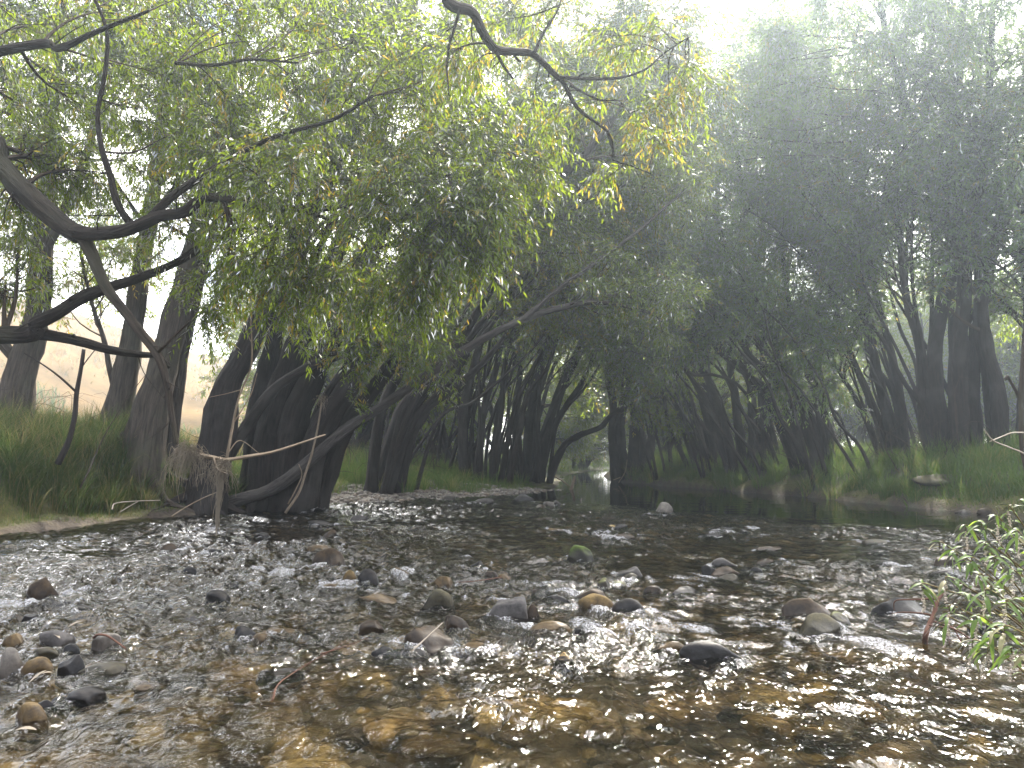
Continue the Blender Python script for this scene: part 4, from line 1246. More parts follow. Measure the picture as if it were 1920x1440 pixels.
make_tree('willow clump fanning out from one foot on the grassy far bank, mostly upright stems',
          [st([(1395, 882), (1385, 800), (1378, 740), (1370, 690), (1375, 580), (1390, 440), (1400, 280), (1420, 180)], 26, 8, 27.5),
           st([(1405, 880), (1410, 800), (1408, 730), (1400, 660), (1420, 520), (1440, 360), (1470, 200), (1480, 100)], 24, 8, 27.2),
           st([(1385, 884), (1360, 800), (1335, 730), (1312, 670), (1290, 600), (1270, 480), (1250, 350)], 26, 7, 27),
           st([(1418, 878), (1428, 800), (1426, 720), (1440, 600), (1470, 450), (1500, 300), (1520, 180)], 18, 6, 27.4),
           st([(1378, 884), (1340, 790), (1300, 715), (1262, 660), (1220, 590), (1170, 500)], 20, 6, 27.2)],
          53, group='willow clumps along the stream', slender=6, tmin=.62, n=17, **RB)
make_tree('willow clump with long parallel stems slanting far to the left',
          [st([(1502, 858), (1455, 775), (1410, 710), (1365, 665), (1320, 625), (1260, 540), (1190, 430)], 24, 7, 24.5, 23.5),
           st([(1535, 858), (1510, 785), (1475, 730), (1430, 690), (1395, 650), (1340, 560), (1290, 450), (1250, 320)], 26, 7, 24.2, 23.2),
           st([(1548, 855), (1520, 780), (1490, 720), (1460, 660), (1430, 560), (1400, 420), (1380, 260), (1370, 150)], 24, 7, 24.4),
           st([(1560, 852), (1545, 770), (1520, 700), (1490, 620), (1470, 500), (1460, 350), (1450, 180), (1455, 60)], 20, 7, 24.6),
           st([(1525, 858), (1470, 760), (1430, 720), (1380, 690), (1320, 630), (1240, 540)], 16, 5, 24.3)],
          54, group='willow clumps along the stream', slender=7, tmin=.62, n=17, **RB)
make_tree('slender willow clump with a smooth stem curving up left, over a tangle of brushwood',
          [st([(1690, 855), (1665, 780), (1645, 700), (1628, 620), (1605, 530), (1570, 420), (1530, 280), (1500, 120)], 34, 8, 23),
           st([(1680, 858), (1640, 770), (1610, 700), (1585, 640), (1560, 560), (1520, 440)], 24, 7, 23.3),
           st([(1700, 852), (1690, 760), (1670, 660), (1640, 540), (1620, 400), (1610, 240), (1600, 60)], 24, 8, 22.7),
           st([(1665, 858), (1630, 800), (1600, 740), (1570, 690), (1550, 640)], 18, 6, 23)],
          55, group='willow clumps along the stream', slender=7, tmin=.55, n=18, **RB)
make_tree('tallest willow clump on the far bank, thick straight trunks rising into the hazy canopy',
          [st([(1765, 845), (1755, 740), (1752, 650), (1770, 560), (1785, 460), (1760, 390), (1730, 300), (1700, 200), (1660, 60), (1640, -100)], 46, 12, 21),
           st([(1800, 848), (1798, 740), (1800, 640), (1810, 520), (1800, 420), (1790, 300), (1800, 120), (1810, -100)], 50, 13, 20.6),
           st([(1835, 846), (1825, 740), (1830, 640), (1845, 540), (1870, 420), (1900, 280), (1930, 100)], 36, 10, 20.8),
           st([(1745, 848), (1730, 740), (1725, 650), (1700, 560), (1690, 470), (1680, 340), (1690, 200), (1700, 40)], 30, 9, 21.2)],
          56, group='willow clumps along the stream', slender=6, tmin=.42, n=20, bias=(-.05, -.1, 0), clusters=[(P(x, y, Y), 1.05) for x, y, Y in [(1480, 60, 19.5), (1560, 20, 19), (1640, 90, 19), (1720, 30, 18.5), (1800, 80, 18.5), (1880, 30, 18), (1600, -60, 18.5), (1750, -60, 18), (1890, -70, 18), (1470, -40, 19.5), (1530, 160, 20), (1440, 130, 20.5), (1450, 40, 20), (1410, 200, 21), (1370, 260, 22), (1480, 240, 21), (1330, 330, 23), (1440, -20, 20), (1480, 100, 20), (1400, 140, 21), (1350, 220, 22)]], cl_sub=11, cl_tw=11, **RB)
make_tree('willow clump at the right edge of the view, dark stems half hidden in shade',
          [st([(1880, 850), (1872, 740), (1850, 650), (1840, 540), (1830, 400), (1850, 240), (1860, 60), (1860, -120)], 42, 10, 20.2),
           st([(1915, 850), (1925, 720), (1930, 600), (1920, 450), (1930, 280), (1940, 80)], 42, 11, 20),
           st([(1950, 850), (1985, 700), (2010, 540), (2040, 350), (2060, 120)], 42, 11, 20)],
          57, group='willow clumps along the stream', slender=4, tmin=.32, n=24, bias=(-.1, -.1, 0), **RB)

# ---- prototype clumps for the thicket behind, copied
def proto_tree(label, seed, h, ns, lean, **kw):
    rng = np.random.default_rng(seed)
    stems = []
    for k in range(ns):
        a = rng.uniform(0, 6.28); r = rng.uniform(.1, .5)
        b = np.array([math.cos(a) * r, math.sin(a) * r, -.3])
        dr = np.array([math.cos(a) * .35 + lean, math.sin(a) * .35, 1.0])
        hh = h * rng.uniform(.75, 1.0)
        pts = [b + dr * hh * s * np.array([1 + .5 * s, 1 + .5 * s, 1 - .08 * s]) + rng.normal(0, .13, 3) * (s > 0) for s in np.linspace(0, 1, 7)]
        stems.append((pts, rng.uniform(.09, .2), .03, .5))
    a = dict(n=11, tmin=.32, L=3.0, nsub=7, subL=1.4, ntw=8, twL=.55, nl=11, leaf=.19, width=.045, sides=7)
    a.update(kw)
    return make_tree(label, stems, seed, loc=(0, 0, 0), **a)


THICK = 'willows of the thicket behind'
pa = proto_tree('x', 71, 12.5, 5, .12)
pb = proto_tree('x', 72, 11.0, 6, -.10)
pc = proto_tree('x', 73, 13.5, 4, .0)
pd = proto_tree('x', 74, 8.0, 7, .15, tmin=.06, L=2.2, n=14)
pl_ = 'slim many-stemmed willow in the thicket behind the grassy flat'
pr_ = 'slim many-stemmed willow in the thicket behind the far bank clumps'
ps_ = 'low bushy willow behind the thicket, sunlit from the far side'
pf_ = 'distant willow closing the view up the narrow stream'
SPOTS = [
    # behind the flat
    (pb, -2.2, 33, 1.0, pl_), (pc, -6.2, 34, 1.0, pl_), (pa, 0.2, 38, 1.0, pl_),
    (pd, -8.5, 38, 1.3, ps_), (pd, -11.5, 42, 1.3, ps_), (pd, -5.5, 43, 1.2, ps_), (pd, -2.6, 46, 1.2, ps_), (pd, 0.2, 48, 1.2, ps_), (pd, -8.5, 48, 1.4, ps_), (pd, -14.5, 46, 1.4, ps_),
    # far end of the channel
    (pb, 1.5, 58, 1.1, pf_), (pd, 4.6, 57, 1.0, pf_), (pd, 6.4, 70, 1.3, pf_), (pa, 7.5, 80, 1.2, pf_), (pd, 13, 82, 1.5, pf_), (pd, 2.5, 72, 1.5, pf_),
    # right bank
    (pb, 8.6, 39, .9, pr_), (pa, 20.5, 24.5, 1.0, pr_), (pc, 13.5, 37, .8, pr_),
    (pd, 8.0, 50, 1.1, ps_), (pd, 10.6, 48, 1.1, ps_), (pd, 13.4, 47, 1.1, ps_), (pd, 16.2, 45, 1.1, ps_), (pd, 19.2, 43, 1.1, ps_), (pd, 22.2, 41, 1.1, ps_), (pd, 25.2, 39, 1.1, ps_), (pd, 28, 36, 1.1, ps_), (pd, 12, 54, 1.3, ps_), (pd, 18.5, 51, 1.3, ps_), (pd, 24, 48, 1.3, ps_), (pd, 30, 43, 1.3, ps_),
]
used = set()


def copy_tree(src):
    c = src.copy(); COL.objects.link(c)
    for ch in src.children:
        k = ch.copy(); COL.objects.link(k); k.parent = c
    return c


rng = np.random.default_rng(3)
for src, x, y, sc, lab in SPOTS:
    kids = list(src.children)
    o = src if src.name not in used else copy_tree(src)
    used.add(src.name)
    o.location = (x, y, float(ground_z(x, y)) - .15)
    o.rotation_euler = (0, 0, rng.uniform(-.6, .6) if rng.random() < .6 else rng.uniform(2.6, 3.6))
    s = sc * rng.uniform(.92, 1.08)
    o.scale = (s, s, s * rng.uniform(.92, 1.06))
    o['label'] = lab; o['group'] = THICK
# ---- single slender stems between the clumps, leaning over the water
def pole_tree(label, seed, h, lean, ns):
    rg = np.random.default_rng(seed)
    stems = []
    for k in range(ns):
        b = np.array([rg.uniform(-.5, .5), rg.uniform(-.4, .4), -.3]) * (k > 0) + np.array([0, 0, -.3 * (k == 0)])
        l_ = lean * rg.uniform(.6, 1.3); sy = rg.uniform(-.12, .12)
        pts = [b + h * rg.uniform(.97, 1.03) * np.array([l_ * q * (.75 + .45 * q), sy * q, q * (1 - .12 * q)]) + rg.normal(0, .07, 3) * (q > 0) for q in np.linspace(0, 1, 8)]
        stems.append((pts, rg.uniform(.05, .085), .012, .3))
    return make_tree(label, stems, seed, loc=(0, 0, 0), name='slender_willow', leafmat=LEAF_R, n=9, tmin=.62, L=1.7, sag=.05, upk=.5, nsub=6, subL=.9, ntw=6, twL=.45, nl=11, leaf=.16, width=.034, sides=8)


q1 = pole_tree('x', 81, 8.5, -.42, 3)
q2 = pole_tree('x', 82, 9.5, -.26, 4)
q3 = pole_tree('x', 83, 7.5, -.60, 2)
QR = 'thin willow stems leaning left over the pool between the far bank clumps'
QL = 'thin willow stems leaning toward the stream from the grassy flat'
POLES = [(q1, .6, 22.5, QR), (q2, 1.6, 24, QR), (q3, .7, 25.6, QR), (q1, 1.9, 26.3, QR), (q2, .8, 28.2, QR), (q3, 1.5, 28.8, QR), (q1, 2.6, 24.9, QR), (q2, 3.2, 22.8, QR), (q3, 1.2, 21.4, QR), (q1, 2.9, 27.6, QR),
         (q2, 1.0, 31.0, QR), (q1, 3.6, 21.2, QR), (q3, 2.4, 30.2, QR), (q2, 4.6, 23.8, QR), (q2, 2.2, 33.5, QR),
         (q1, -3.6, 27.5, QL), (q2, -2.4, 29.5, QL), (q3, -3.0, 30.5, QL), (q2, -4.6, 31.0, QL), (q1, -1.6, 32.0, QL), (q3, -5.6, 27.0, QL), (q2, -2.8, 34.0, QL), (q1, -5.2, 33.5, QL), (q2, -6.4, 29.0, QL)]
for src, off, y, lab in POLES:
    o = src if src.name not in used else copy_tree(src)
    used.add(src.name)
    x = float(np.interp(y, YR, XR)) + off if lab is QR else float(np.interp(y, YL, XL)) + off
    o.location = (x, y, float(ground_z(x, y)) - .1)
    o.rotation_euler = (0, 0, rng.uniform(-.45, .45) + (math.pi if lab is QL else 0))
    k_ = rng.uniform(.85, 1.15)
    o.scale = (k_, k_, k_ * rng.uniform(.92, 1.08))
    o['label'] = lab; o['group'] = 'thin willow stems on the banks'

# ------------------------------------------------------------------ grass and undergrowth
def blades(mb, pos, h, wdt, lean, rng, tint, segs=4, azim=None):
    """curved tapering blades; pos (N,3), h,w,lean (N,)"""
    n = len(pos)
    a = rng.uniform(0, 6.283, n) if azim is None else azim
    dirv = np.stack([np.cos(a), np.sin(a), 0 * a], -1)
    sd = np.stack([-np.sin(a + rng.normal(0, .6, n)), np.cos(a), 0 * a], -1)
    t = np.linspace(0, 1, segs + 1)
    up = h[:, None] * (t - .45 * lean[:, None] * t ** 2.2)
    outw = h[:, None] * lean[:, None] * t ** 1.8 * .9
    c = pos[:, None] + dirv[:, None] * outw[..., None] + UP * up[..., None]
    ww = wdt[:, None] * (1 - t ** 1.6 * .92)
    V = np.stack([c - sd[:, None] * ww[..., None] * .5, c + sd[:, None] * ww[..., None] * .5], 2)
    K = segs + 1
    b = np.arange(n)[:, None] * K * 2 + np.arange(segs)[None] * 2
    q = np.stack([b, b + 1, b + 3, b + 2], -1).reshape(-1, 4)
    mb.add(V.reshape(-1, 3), q=q, c=np.repeat(tint, K * 2, 0))


def tints(rng, n, yel):
    return np.stack([rng.uniform(0, 1, n), np.where(rng.random(n) < yel, rng.uniform(.4, 1, n), rng.uniform(0, .15, n)), np.zeros(n), np.ones(n)], -1)


rng = np.random.default_rng(91)
# tall sedge tussocks on the steep left bank
mb = MB()
nt_ = 280
cy0 = rng.uniform(8.5, 17.2, nt_)
cx0 = np.interp(cy0, YL, XL) - rng.uniform(.45, 3.0, nt_)
for k in range(nt_):
    m_ = int(rng.integers(70, 150)); r = rng.uniform(.1, .28)
    a = rng.uniform(0, 6.28, m_); q = np.sqrt(rng.random(m_)) * r
    x, y = cx0[k] + np.cos(a) * q, cy0[k] + np.sin(a) * q
    hh = rng.uniform(.5, 1.05) * rng.uniform(.6, 1.15, m_)
    blades(mb, np.stack([x, y, ground_z(x, y) - .03], -1), hh, rng.uniform(.006, .012, m_), rng.uniform(.3, 1.0, m_), rng, tints(rng, m_, .16 if k % 3 else .6), azim=a + rng.normal(0, .5, m_))
tag(mb.build('grass', SHADED_SEDGE), 'long arching green grass hanging down the steep bank under the trunks', kind='stuff')


def meadow(name, label, n, xf, y0, y1, dlo, dhi, side, h0, h1, yel, mat, lean=.7, power=1.0, w0=.006):
    yy = rng.uniform(y0, y1, n)
    off = dlo + (dhi - dlo) * rng.random(n) ** power
    xx = np.interp(yy, YL, XL) - off if side == 'l' else np.interp(yy, YR, XR) + off
    cl = fbm(xx * 1.1, yy * 1.1, oct=3, seed=int(y0 * 10) % 97)
    keep = rng.random(n) < .55 + .5 * cl
    xx, yy, cl, off = xx[keep], yy[keep], cl[keep], off[keep]
    k = len(xx)
    hh = rng.uniform(h0, h1, k) * (1 + .95 * cl) * smooth(dlo - .3, dlo + .7, off)
    mbm = MB()
    blades(mbm, np.stack([xx, yy, ground_z(xx, yy) - .02], -1), np.maximum(hh, .05), rng.uniform(w0, w0 * 2.2, k), rng.uniform(.2, lean, k), rng, tints(rng, k, yel), segs=3)
    tag(mbm.build(name, mat), label, kind='stuff')


meadow('grass', 'short mossy grass on the low ledge at the left waterline', 30000, None, 8, 18, .10, 1.3, 'l', .05, .20, .25, GRASS, w0=.003)
meadow('grass', 'lush green grass on the flat behind the shingle bar', 52000, None, 18.5, 38, 2.2, 9.5, 'l', .22, .55, .10, GRASS, w0=.008)
meadow('grass', 'low grass along the tip of the flat by the pool', 14000, None, 23, 36, .5, 2.8, 'l', .08, .25, .12, GRASS, w0=.006)
meadow('grass', 'green grass on the far bank sloping to the pool', 70000, None, 10.5, 44, .30, 6.0, 'r', .18, .55, .07, GRASS, power=1.3, w0=.009)
meadow('grass', 'short mossy grass along the far waterline', 26000, None, 10.5, 40, .03, .8, 'r', .05, .2, .3, GRASS, w0=.005)
meadow('grass', 'shaded grass and litter under the left bank trees', 14000, None, 9, 20, 2.2, 6.0, 'l', .25, .65, .45, SHADED_SEDGE)
meadow('dry_grass', 'tall straw-coloured grass in the sunny field beyond the left trunks', 42000, None, 8, 40, 5.5, 26, 'l', .3, .75, .10, DRYG, lean=.6, w0=.010)
meadow('grass', 'sunlit grass at the far end of the stream', 9000, None, 44, 72, .3, 9, 'l', .2, .5, .2, GRASS, w0=.016)

n = 26000
yy = 40 + 60 * rng.random(n) ** 1.3; xx = rng.uniform(-72, -17, n) * (.6 + yy / 150)
cl = fbm(xx * .25, yy * .25, oct=3, seed=66)
k_ = cl > rng.uniform(-.5, .5, n); xx, yy, cl = xx[k_], yy[k_], cl[k_]
zz = hill_z(xx, yy)
gz_ = ground_z(xx, yy)
hh = rng.uniform(.3, .9, len(xx)) * (1 + cl)
tt_ = tints(rng, len(xx), .0); tt_[:, 1] = np.clip(.15 + .9 * fbm(xx * .08, yy * .08, oct=2, seed=67), 0, 1)
mb = MB()
blades(mb, np.stack([xx, yy, np.maximum(zz, gz_) - .05], -1), hh, rng.uniform(.05, .14, len(xx)), rng.uniform(.3, .9, len(xx)), rng, tt_, segs=3)
tag(mb.build('dry_grass', DRYG), 'tussocks of dry grass and low scrub on the golden hillside', kind='stuff')

# tussocks on the far bank and the flat
mb = MB()
for k in range(230):
    far = k < 150
    y0_ = rng.uniform(12, 34) if far else rng.uniform(19.5, 33)
    x0_ = float(np.interp(y0_, YR, XR)) + .15 + 3.8 * rng.random() ** 1.6 if far else float(np.interp(y0_, YL, XL)) - rng.uniform(1.2, 6)
    m_ = int(rng.integers(60, 120)); r = rng.uniform(.1, .32)
    a = rng.uniform(0, 6.28, m_); q = np.sqrt(rng.random(m_)) * r
    x, y = x0_ + np.cos(a) * q, y0_ + np.sin(a) * q
    hh = rng.uniform(.4, .85) * rng.uniform(.6, 1.15, m_)
    blades(mb, np.stack([x, y, ground_z(x, y) - .03], -1), hh, rng.uniform(.010, .018, m_), rng.uniform(.3, 1.0, m_), rng, tints(rng, m_, .08 if k % 4 else .5), azim=a + rng.normal(0, .5, m_))
tag(mb.build('grass', GRASS), 'loose green tussocks on the far bank and behind the shingle', kind='stuff')

# brushwood: thin dead sticks between the stems on both banks
mb = MB()
n = 900
yy = rng.uniform(20, 36, n); side = rng.random(n) < .62
xx = np.where(side, np.interp(yy, YR, XR) + rng.uniform(1.2, 7, n), np.interp(yy, YL, XL) - rng.uniform(4, 9, n))
o0 = np.stack([xx, yy, ground_z(xx, yy) - .05], -1)
dd_ = norm(rng.normal(0, .55, (n, 3)) + UP * rng.uniform(.2, 1.4, (n, 1)))
ln_ = rng.uniform(.6, 2.6, n)
tubes(mb, arcs(rng, o0, dd_, ln_, 6, .15, .2), rng.uniform(.006, .02, (n, 1)) * np.linspace(1, .3, 6)[None], sides=4)
tag(mb.build('brushwood', TWIG), 'tangle of thin dead sticks between the tree feet', kind='stuff')
mb = MB()
n = 420
yy = rng.uniform(9, 17, n); xx = np.interp(yy, YL, XL) - rng.uniform(1.6, 5, n)
o0 = np.stack([xx, yy, ground_z(xx, yy) - .05], -1)
tubes(mb, arcs(rng, o0, norm(rng.normal(0, .7, (n, 3)) + UP * .6), rng.uniform(.4, 1.7, n), 6, .2, .25), rng.uniform(.004, .012, (n, 1)) * np.linspace(1, .3, 6)[None], sides=4)
tag(mb.build('brushwood', TWIG), 'thin dead twigs caught in the grass of the left bank', kind='stuff')

# ------------------------------------------------------------------ dead wood, debris
def stick(name, label, cat, parts, mat, group=None, origin=None):
    """one piece of dead wood with its side twigs in one mesh"""
    org = parts[0][0][0] if origin is None else origin
    mbs = MB()
    for k, (pts, r0, r1) in enumerate(parts):
        tube1(mbs, pts, r0, r1, n=18, sides=7, rough=.2, seed=300 + k, cap=True)
    return tag(mbs.build(name, mat, origin=tuple(org)), label, cat, group)


stick('dead_branch', 'bare brown branch lying level through the flood debris toward the low leaning trunk', 'branch',
      [(pix([(330, 845), (360, 850), (400, 858), (425, 862), (470, 855), (510, 848), (560, 832), (610, 815)], 7.9, 9.2), .03, .010),
       (pix([(425, 858), (436, 800), (448, 745), (470, 690), (472, 640), (468, 575)], 8, 8), .016, .005),
       (pix([(440, 790), (470, 740), (482, 700)], 8, 8.1), .008, .003),
       (pix([(470, 640), (452, 600), (440, 570)], 8, 8), .006, .003),
       (pix([(455, 730), (425, 738), (392, 745)], 8, 7.9), .006, .003),
       (pix([(427, 850), (450, 826), (486, 850)], 8, 8.2), .007, .003),
       (pix([(400, 858), (408, 880), (425, 888)], 7.9, 7.9), .012, .006)], DEAD)


def straw(name, label, px, py, Y, wpx, hpx, n, seed, tail=0):
    rg = np.random.default_rng(seed)
    c = P(px, py, Y); W, Hh = wpx / F * Y, hpx / F * Y
    m_ = MB()
    a = np.clip(rg.normal(0, .5, n), -1.2, 1.2)
    o = c + np.stack([a * W * .5, rg.normal(0, W * .16, n), rg.normal(0, Hh * .10, n) - .12 * Hh * a ** 2], -1)
    d0 = norm(np.stack([rg.normal(0, .6, n), rg.normal(0, .5, n), rg.uniform(-.6, .5, n)], -1))
    Lh = Hh * rg.uniform(.12, 1.0, n) ** 1.3 * (1.05 - .5 * np.abs(a))
    t = np.linspace(0, 1, 6)
    pth = o[:, None] + d0[:, None] * (Lh[:, None] * .42 * np.sin(t * 1.9)[None])[..., None] - UP * (Lh[:, None] * t[None] ** 1.6)[..., None] + np.cumsum(rg.normal(0, .014, (n, 6, 3)), 1)
    tubes(m_, pth, rg.uniform(.0018, .0045, (n, 1)) * np.linspace(1, .5, 6)[None], sides=3, c=(.5, .2, 0, 1))
    if tail:
        k = 26
        o = c + np.stack([rg.normal(0, .012, k), rg.normal(0, .012, k), -Hh * rg.uniform(.2, .5, k)], -1)
        Lt = tail / F * Y * rg.uniform(.55, 1.0, k)
        pth = o[:, None] - UP * (Lt[:, None] * t[None])[..., None] + rg.normal(0, .008, (k, 6, 3)) + np.sin(t * 5)[None, :, None] * np.array([.012, 0, 0])
        tubes(m_, pth, rg.uniform(.003, .006, (k, 1)) * np.linspace(1, .6, 6)[None], sides=3, c=(.4, .4, 0, 1))
    return tag(m_.build(name, STRAW, origin=tuple(c)), label, 'flood debris', 'bundles of dried flood debris caught on branches')


straw('debris_bundle', 'larger ragged bundle of dried flood grass wrapped round the broken end of a limb', 350, 842, 7.9, 54, 72, 240, 5)
straw('debris_bundle', 'smaller bundle of dried flood grass with a long strand hanging to the water', 412, 868, 7.95, 40, 70, 130, 6, tail=110)
straw('debris_bundle', 'small grey tuft of flood debris snagged on a dead stem by the big clump', 604, 744, 15.8, 22, 26, 70, 8)

stick('dead_sapling', 'crooked dark dead sapling standing in the bank grass, topped by a thick limb', 'dead stem',
      [(pix([(108, 870), (128, 830), (140, 780), (143, 740), (152, 690), (157, 655)], 12.6, 12.6), .055, .03), (pix([(143, 735), (110, 705), (75, 680), (45, 662)], 12.6, 12.4), .02, .008), (pix([(152, 690), (175, 660), (195, 640)], 12.6, 12.7), .012, .005)], BARK)
stick('dead_sapling', 'thin grey stem slanting out of the long grass behind the crooked sapling', 'dead stem',
      [(pix([(150, 915), (168, 880), (180, 850), (205, 800), (240, 745), (275, 700)], 12.4, 13), 0.015, .006)], BARK_W)
stick('driftwood_stick', 'bent pale stick lying on the mossy ledge', 'stick', [(pix([(210, 955), (216, 944), (250, 940), (300, 938)], 12.6, 12.9), .012, .006), (pix([(225, 960), (245, 948), (258, 941)], 12.6, 12.7), .009, .005)], BLEACH)
stick('driftwood_stick', 'thin straight stick slanting from the bank into the water by the trunk foot', 'stick', [(pix([(322, 968), (350, 950), (385, 932), (415, 920)], 14.4, 15), .014, .008)], DEAD)
stick('driftwood_stick', 'long grey forked stick propped against the low leaning trunk', 'stick',
      [(pix([(535, 962), (560, 925), (572, 890), (585, 850), (596, 800), (603, 755)], 16, 16.2), .03, .018), (pix([(540, 945), (556, 915), (566, 890), (560, 870)], 16, 16), .015, .008)], DEAD)
stick('driftwood_stick', 'short dark stump of wood standing in the water off the end of the shingle bar', 'stick', [(pix([(1070, 922), (1075, 905), (1078, 892)], 27, 27), .07, .03), (pix([(1040, 893), (1055, 902), (1068, 912)], 27, 27), .03, .02)], DEAD)
stick('driftwood_stick', 'small pale forked stick lying on stones at the pool lip', 'stick', [(pix([(1075, 947), (1088, 944), (1097, 943)], 20.5, 20.5), .02, .012), (pix([(1088, 943), (1090, 936), (1091, 933)], 20.5, 20.5), .02, .006)], BLEACH)
stick('driftwood_stick', 'pale broken stick leaning at the foot of the dense dark clump', 'stick', [(pix([(1160, 905), (1172, 885), (1176, 862)], 31.5, 31.5), .02, .012), (pix([(1163, 895), (1150, 900)], 31.5, 31.5), .02, .012)], DEAD)
stick('driftwood_branch', 'reddish forked driftwood root standing in the riffle beside the weeds', 'driftwood',
      [([G(1735, 1200) - [0, 0, .05]] + pix([(1735, 1196), (1742, 1172), (1752, 1150), (1758, 1125), (1772, 1108)], 5.1, 5.3), .018, .010),
       (pix([(1752, 1155), (1728, 1150), (1695, 1148), (1672, 1150)], 5.2, 5.3), .008, .003), (pix([(1758, 1122), (1720, 1124), (1680, 1126), (1676, 1145)], 5.2, 5.3), .007, .003),
       (pix([(1750, 1165), (1790, 1180), (1830, 1205)], 5.2, 5.1), .008, .003), (pix([(1760, 1168), (1775, 1190), (1782, 1210)], 5.2, 5.1), .005, .002), (pix([(1790, 1180), (1800, 1200), (1808, 1215)], 5.2, 5.1), .005, .002),
       (pix([(1742, 1172), (1770, 1176), (1800, 1172)], 5.1, 5.2), .005, .002)], REDW)
stick('twig', 'long reddish twig lying half in the water with its fine end trailing', 'twig',
      [([G(512, 1312) + [0, 0, .0]] + [G(x, y) + [0, 0, .015] for x, y in [(520, 1290), (545, 1270), (580, 1248), (620, 1225), (650, 1205)]], .0035, .002), ([G(600, 1236) + [0, 0, .03], G(640, 1230) + [0, 0, .05], G(690, 1214) + [0, 0, .06]], .004, .002), ([G(530, 1282) + [0, 0, .02], G(515, 1296) + [0, 0, .01], G(508, 1320)], .003, .001)], REDW)
stick('twig', 'pale straight twig resting across the black face of the big brown boulder', 'twig', [([G(770, 1222) + [0, -.02, .0], G(800, 1212) + [0, -.10, .07], G(832, 1204) + [0, -.12, .15]], .006, .003)], BLEACH)
stick('twig', 'dark bent twig lying over the pale angular stone', 'twig', [(pix([(176, 1196), (184, 1190), (200, 1192), (214, 1200), (236, 1216)], 4.92, 4.80), .008, .005)], REDW)
stick('twig', 'thin brown twig floating flat in the glittering shallows', 'twig', [([G(940, 1092) + [0, 0, .05], G(890, 1100) + [0, 0, .05], G(855, 1102) + [0, 0, .05]], .006, .003)], REDW)
stick('bare_sapling', 'bare grey-brown stem rising along the right edge of the view', 'dead stem',
      [([np.array([4.35, 6.2, float(ground_z(4.35, 6.2)) - .1])] + pix([(1945, 960), (1918, 850), (1914, 780), (1916, 700), (1920, 640), (1928, 560), (1940, 440)], 6.2, 6.0), 0.020, .010),
       (pix([(1916, 775), (1908, 740), (1895, 716), (1888, 704)], 6.2, 6.1), .014, .008), (pix([(1890, 706), (1884, 712)], 6.1, 6.1), .016, .01)], BARK_W)
stick('dead_twig', 'curved pale twig crossing another in front of the dark far bank', 'twig', [(pix([(1845, 805), (1862, 826), (1890, 838), (1930, 856), (1990, 900)], 5.6, 5.8), .004, .007)], BLEACH)
stick('dead_twig', 'arched pale twig with a hooked tip above the weeds', 'twig', [(pix([(1856, 828), (1880, 818), (1905, 811), (1945, 822), (2010, 900)], 5.7, 5.8), .004, .007)], BLEACH)

# pale slab lying in the far-bank grass, stones on the right shoreline
for k, (px, py, Yd, wpx, hpx, kind, label) in enumerate([
        (1775, 899, 15.0, 130, 20, 'olive', 'long flat pale slab lying in the grass of the far bank'),
        (1812, 966, 14.0, 46, 12, 'grey', 'pale pointed stone on the far waterline'),
        (1850, 963, 14.2, 40, 12, 'brown', 'dull brown stone next to the pale pointed one on the far waterline'),
        (1905, 1000, 9.2, 60, 20, 'brown', 'brown stone half hidden behind the topmost weeds')]):
    q = hit(px, py)
    Yd = q[1]
    W, H_ = wpx / F * Yd, hpx / F * Yd
    v = rock_shape(ICO4[0], np.random.default_rng(500 + k), cuts=8, amp=.1); v = v / np.abs(v).max(0)
    v = v * np.array([W / 2, W * .3, H_ * .5 + .05])
    q = q - UP * (.05 if k == 0 else 0)
    mb = MB(); mb.add(v + q, t=ICO4[1])
    o = mb.build('rock', ST[kind], origin=tuple(q))
    tag(o, label, 'rock', 'stones on the banks')

# curled leaves on stones, a floating leaf
mbx = MB()


def loose_leaf(label, p, a, Ln, Wd, c, tilt=0.0):
    t = np.linspace(0, 1, 6)
    d0 = np.array([math.cos(a), math.sin(a), tilt]); s0 = np.array([-math.sin(a), math.cos(a), 0.15])
    ctr = np.array(p) + d0 * (t * Ln)[:, None] + UP * (np.sin(t * 3.1) * Ln * .12)[:, None]
    wv = Wd * np.sin(np.clip(t * .94 + .03, 0, 1) * math.pi) ** .8 + .0008
    V = np.stack([ctr - s0 * wv[:, None], ctr + UP * 0.0 - UP * (wv * .35)[:, None], ctr + s0 * wv[:, None]], 1)
    b = np.arange(5)[:, None] * 3
    q = np.concatenate([b + np.array([[0, 1, 4, 3]]), b + np.array([[1, 2, 5, 4]])])
    m_ = MB(); m_.add(V, q=q, c=(*c, 1))
    return tag(m_.build('fallen_leaf', STRAW, origin=tuple(p)), label, 'leaf', 'fallen leaves on the stones and water')


loose_leaf('yellow leaf floating just beyond the loaf-shaped dark stone', G(78, 1275) + [0, 0, .035], .4, .05, .008, (.2, .95, 0))
loose_leaf('yellow leaf on the water in the near shallows', G(345, 1305) + [0, 0, .03], .9, .055, .008, (.2, .9, 0))
loose_leaf('dry leaf standing on the square ochre stone', G(30, 1330) + [.02, .06, .11], .8, .075, .010, (.3, .7, 0), .6)
loose_leaf('pale leaf lying in the shallows nearest the camera on the left', G(28, 1382) + [0, 0, .03], .05, .09, .012, (.4, .75, 0))
loose_leaf('curled tan leaf against the smooth grey-brown boulder', G(118, 1205) + [0, .05, .09], .7, .09, .013, (.2, .9, 0), .3)
loose_leaf('second curled leaf beside the black wedge of stone', G(108, 1216) + [0, .02, .06], 2.6, .08, .012, (.3, .8, 0), .2)

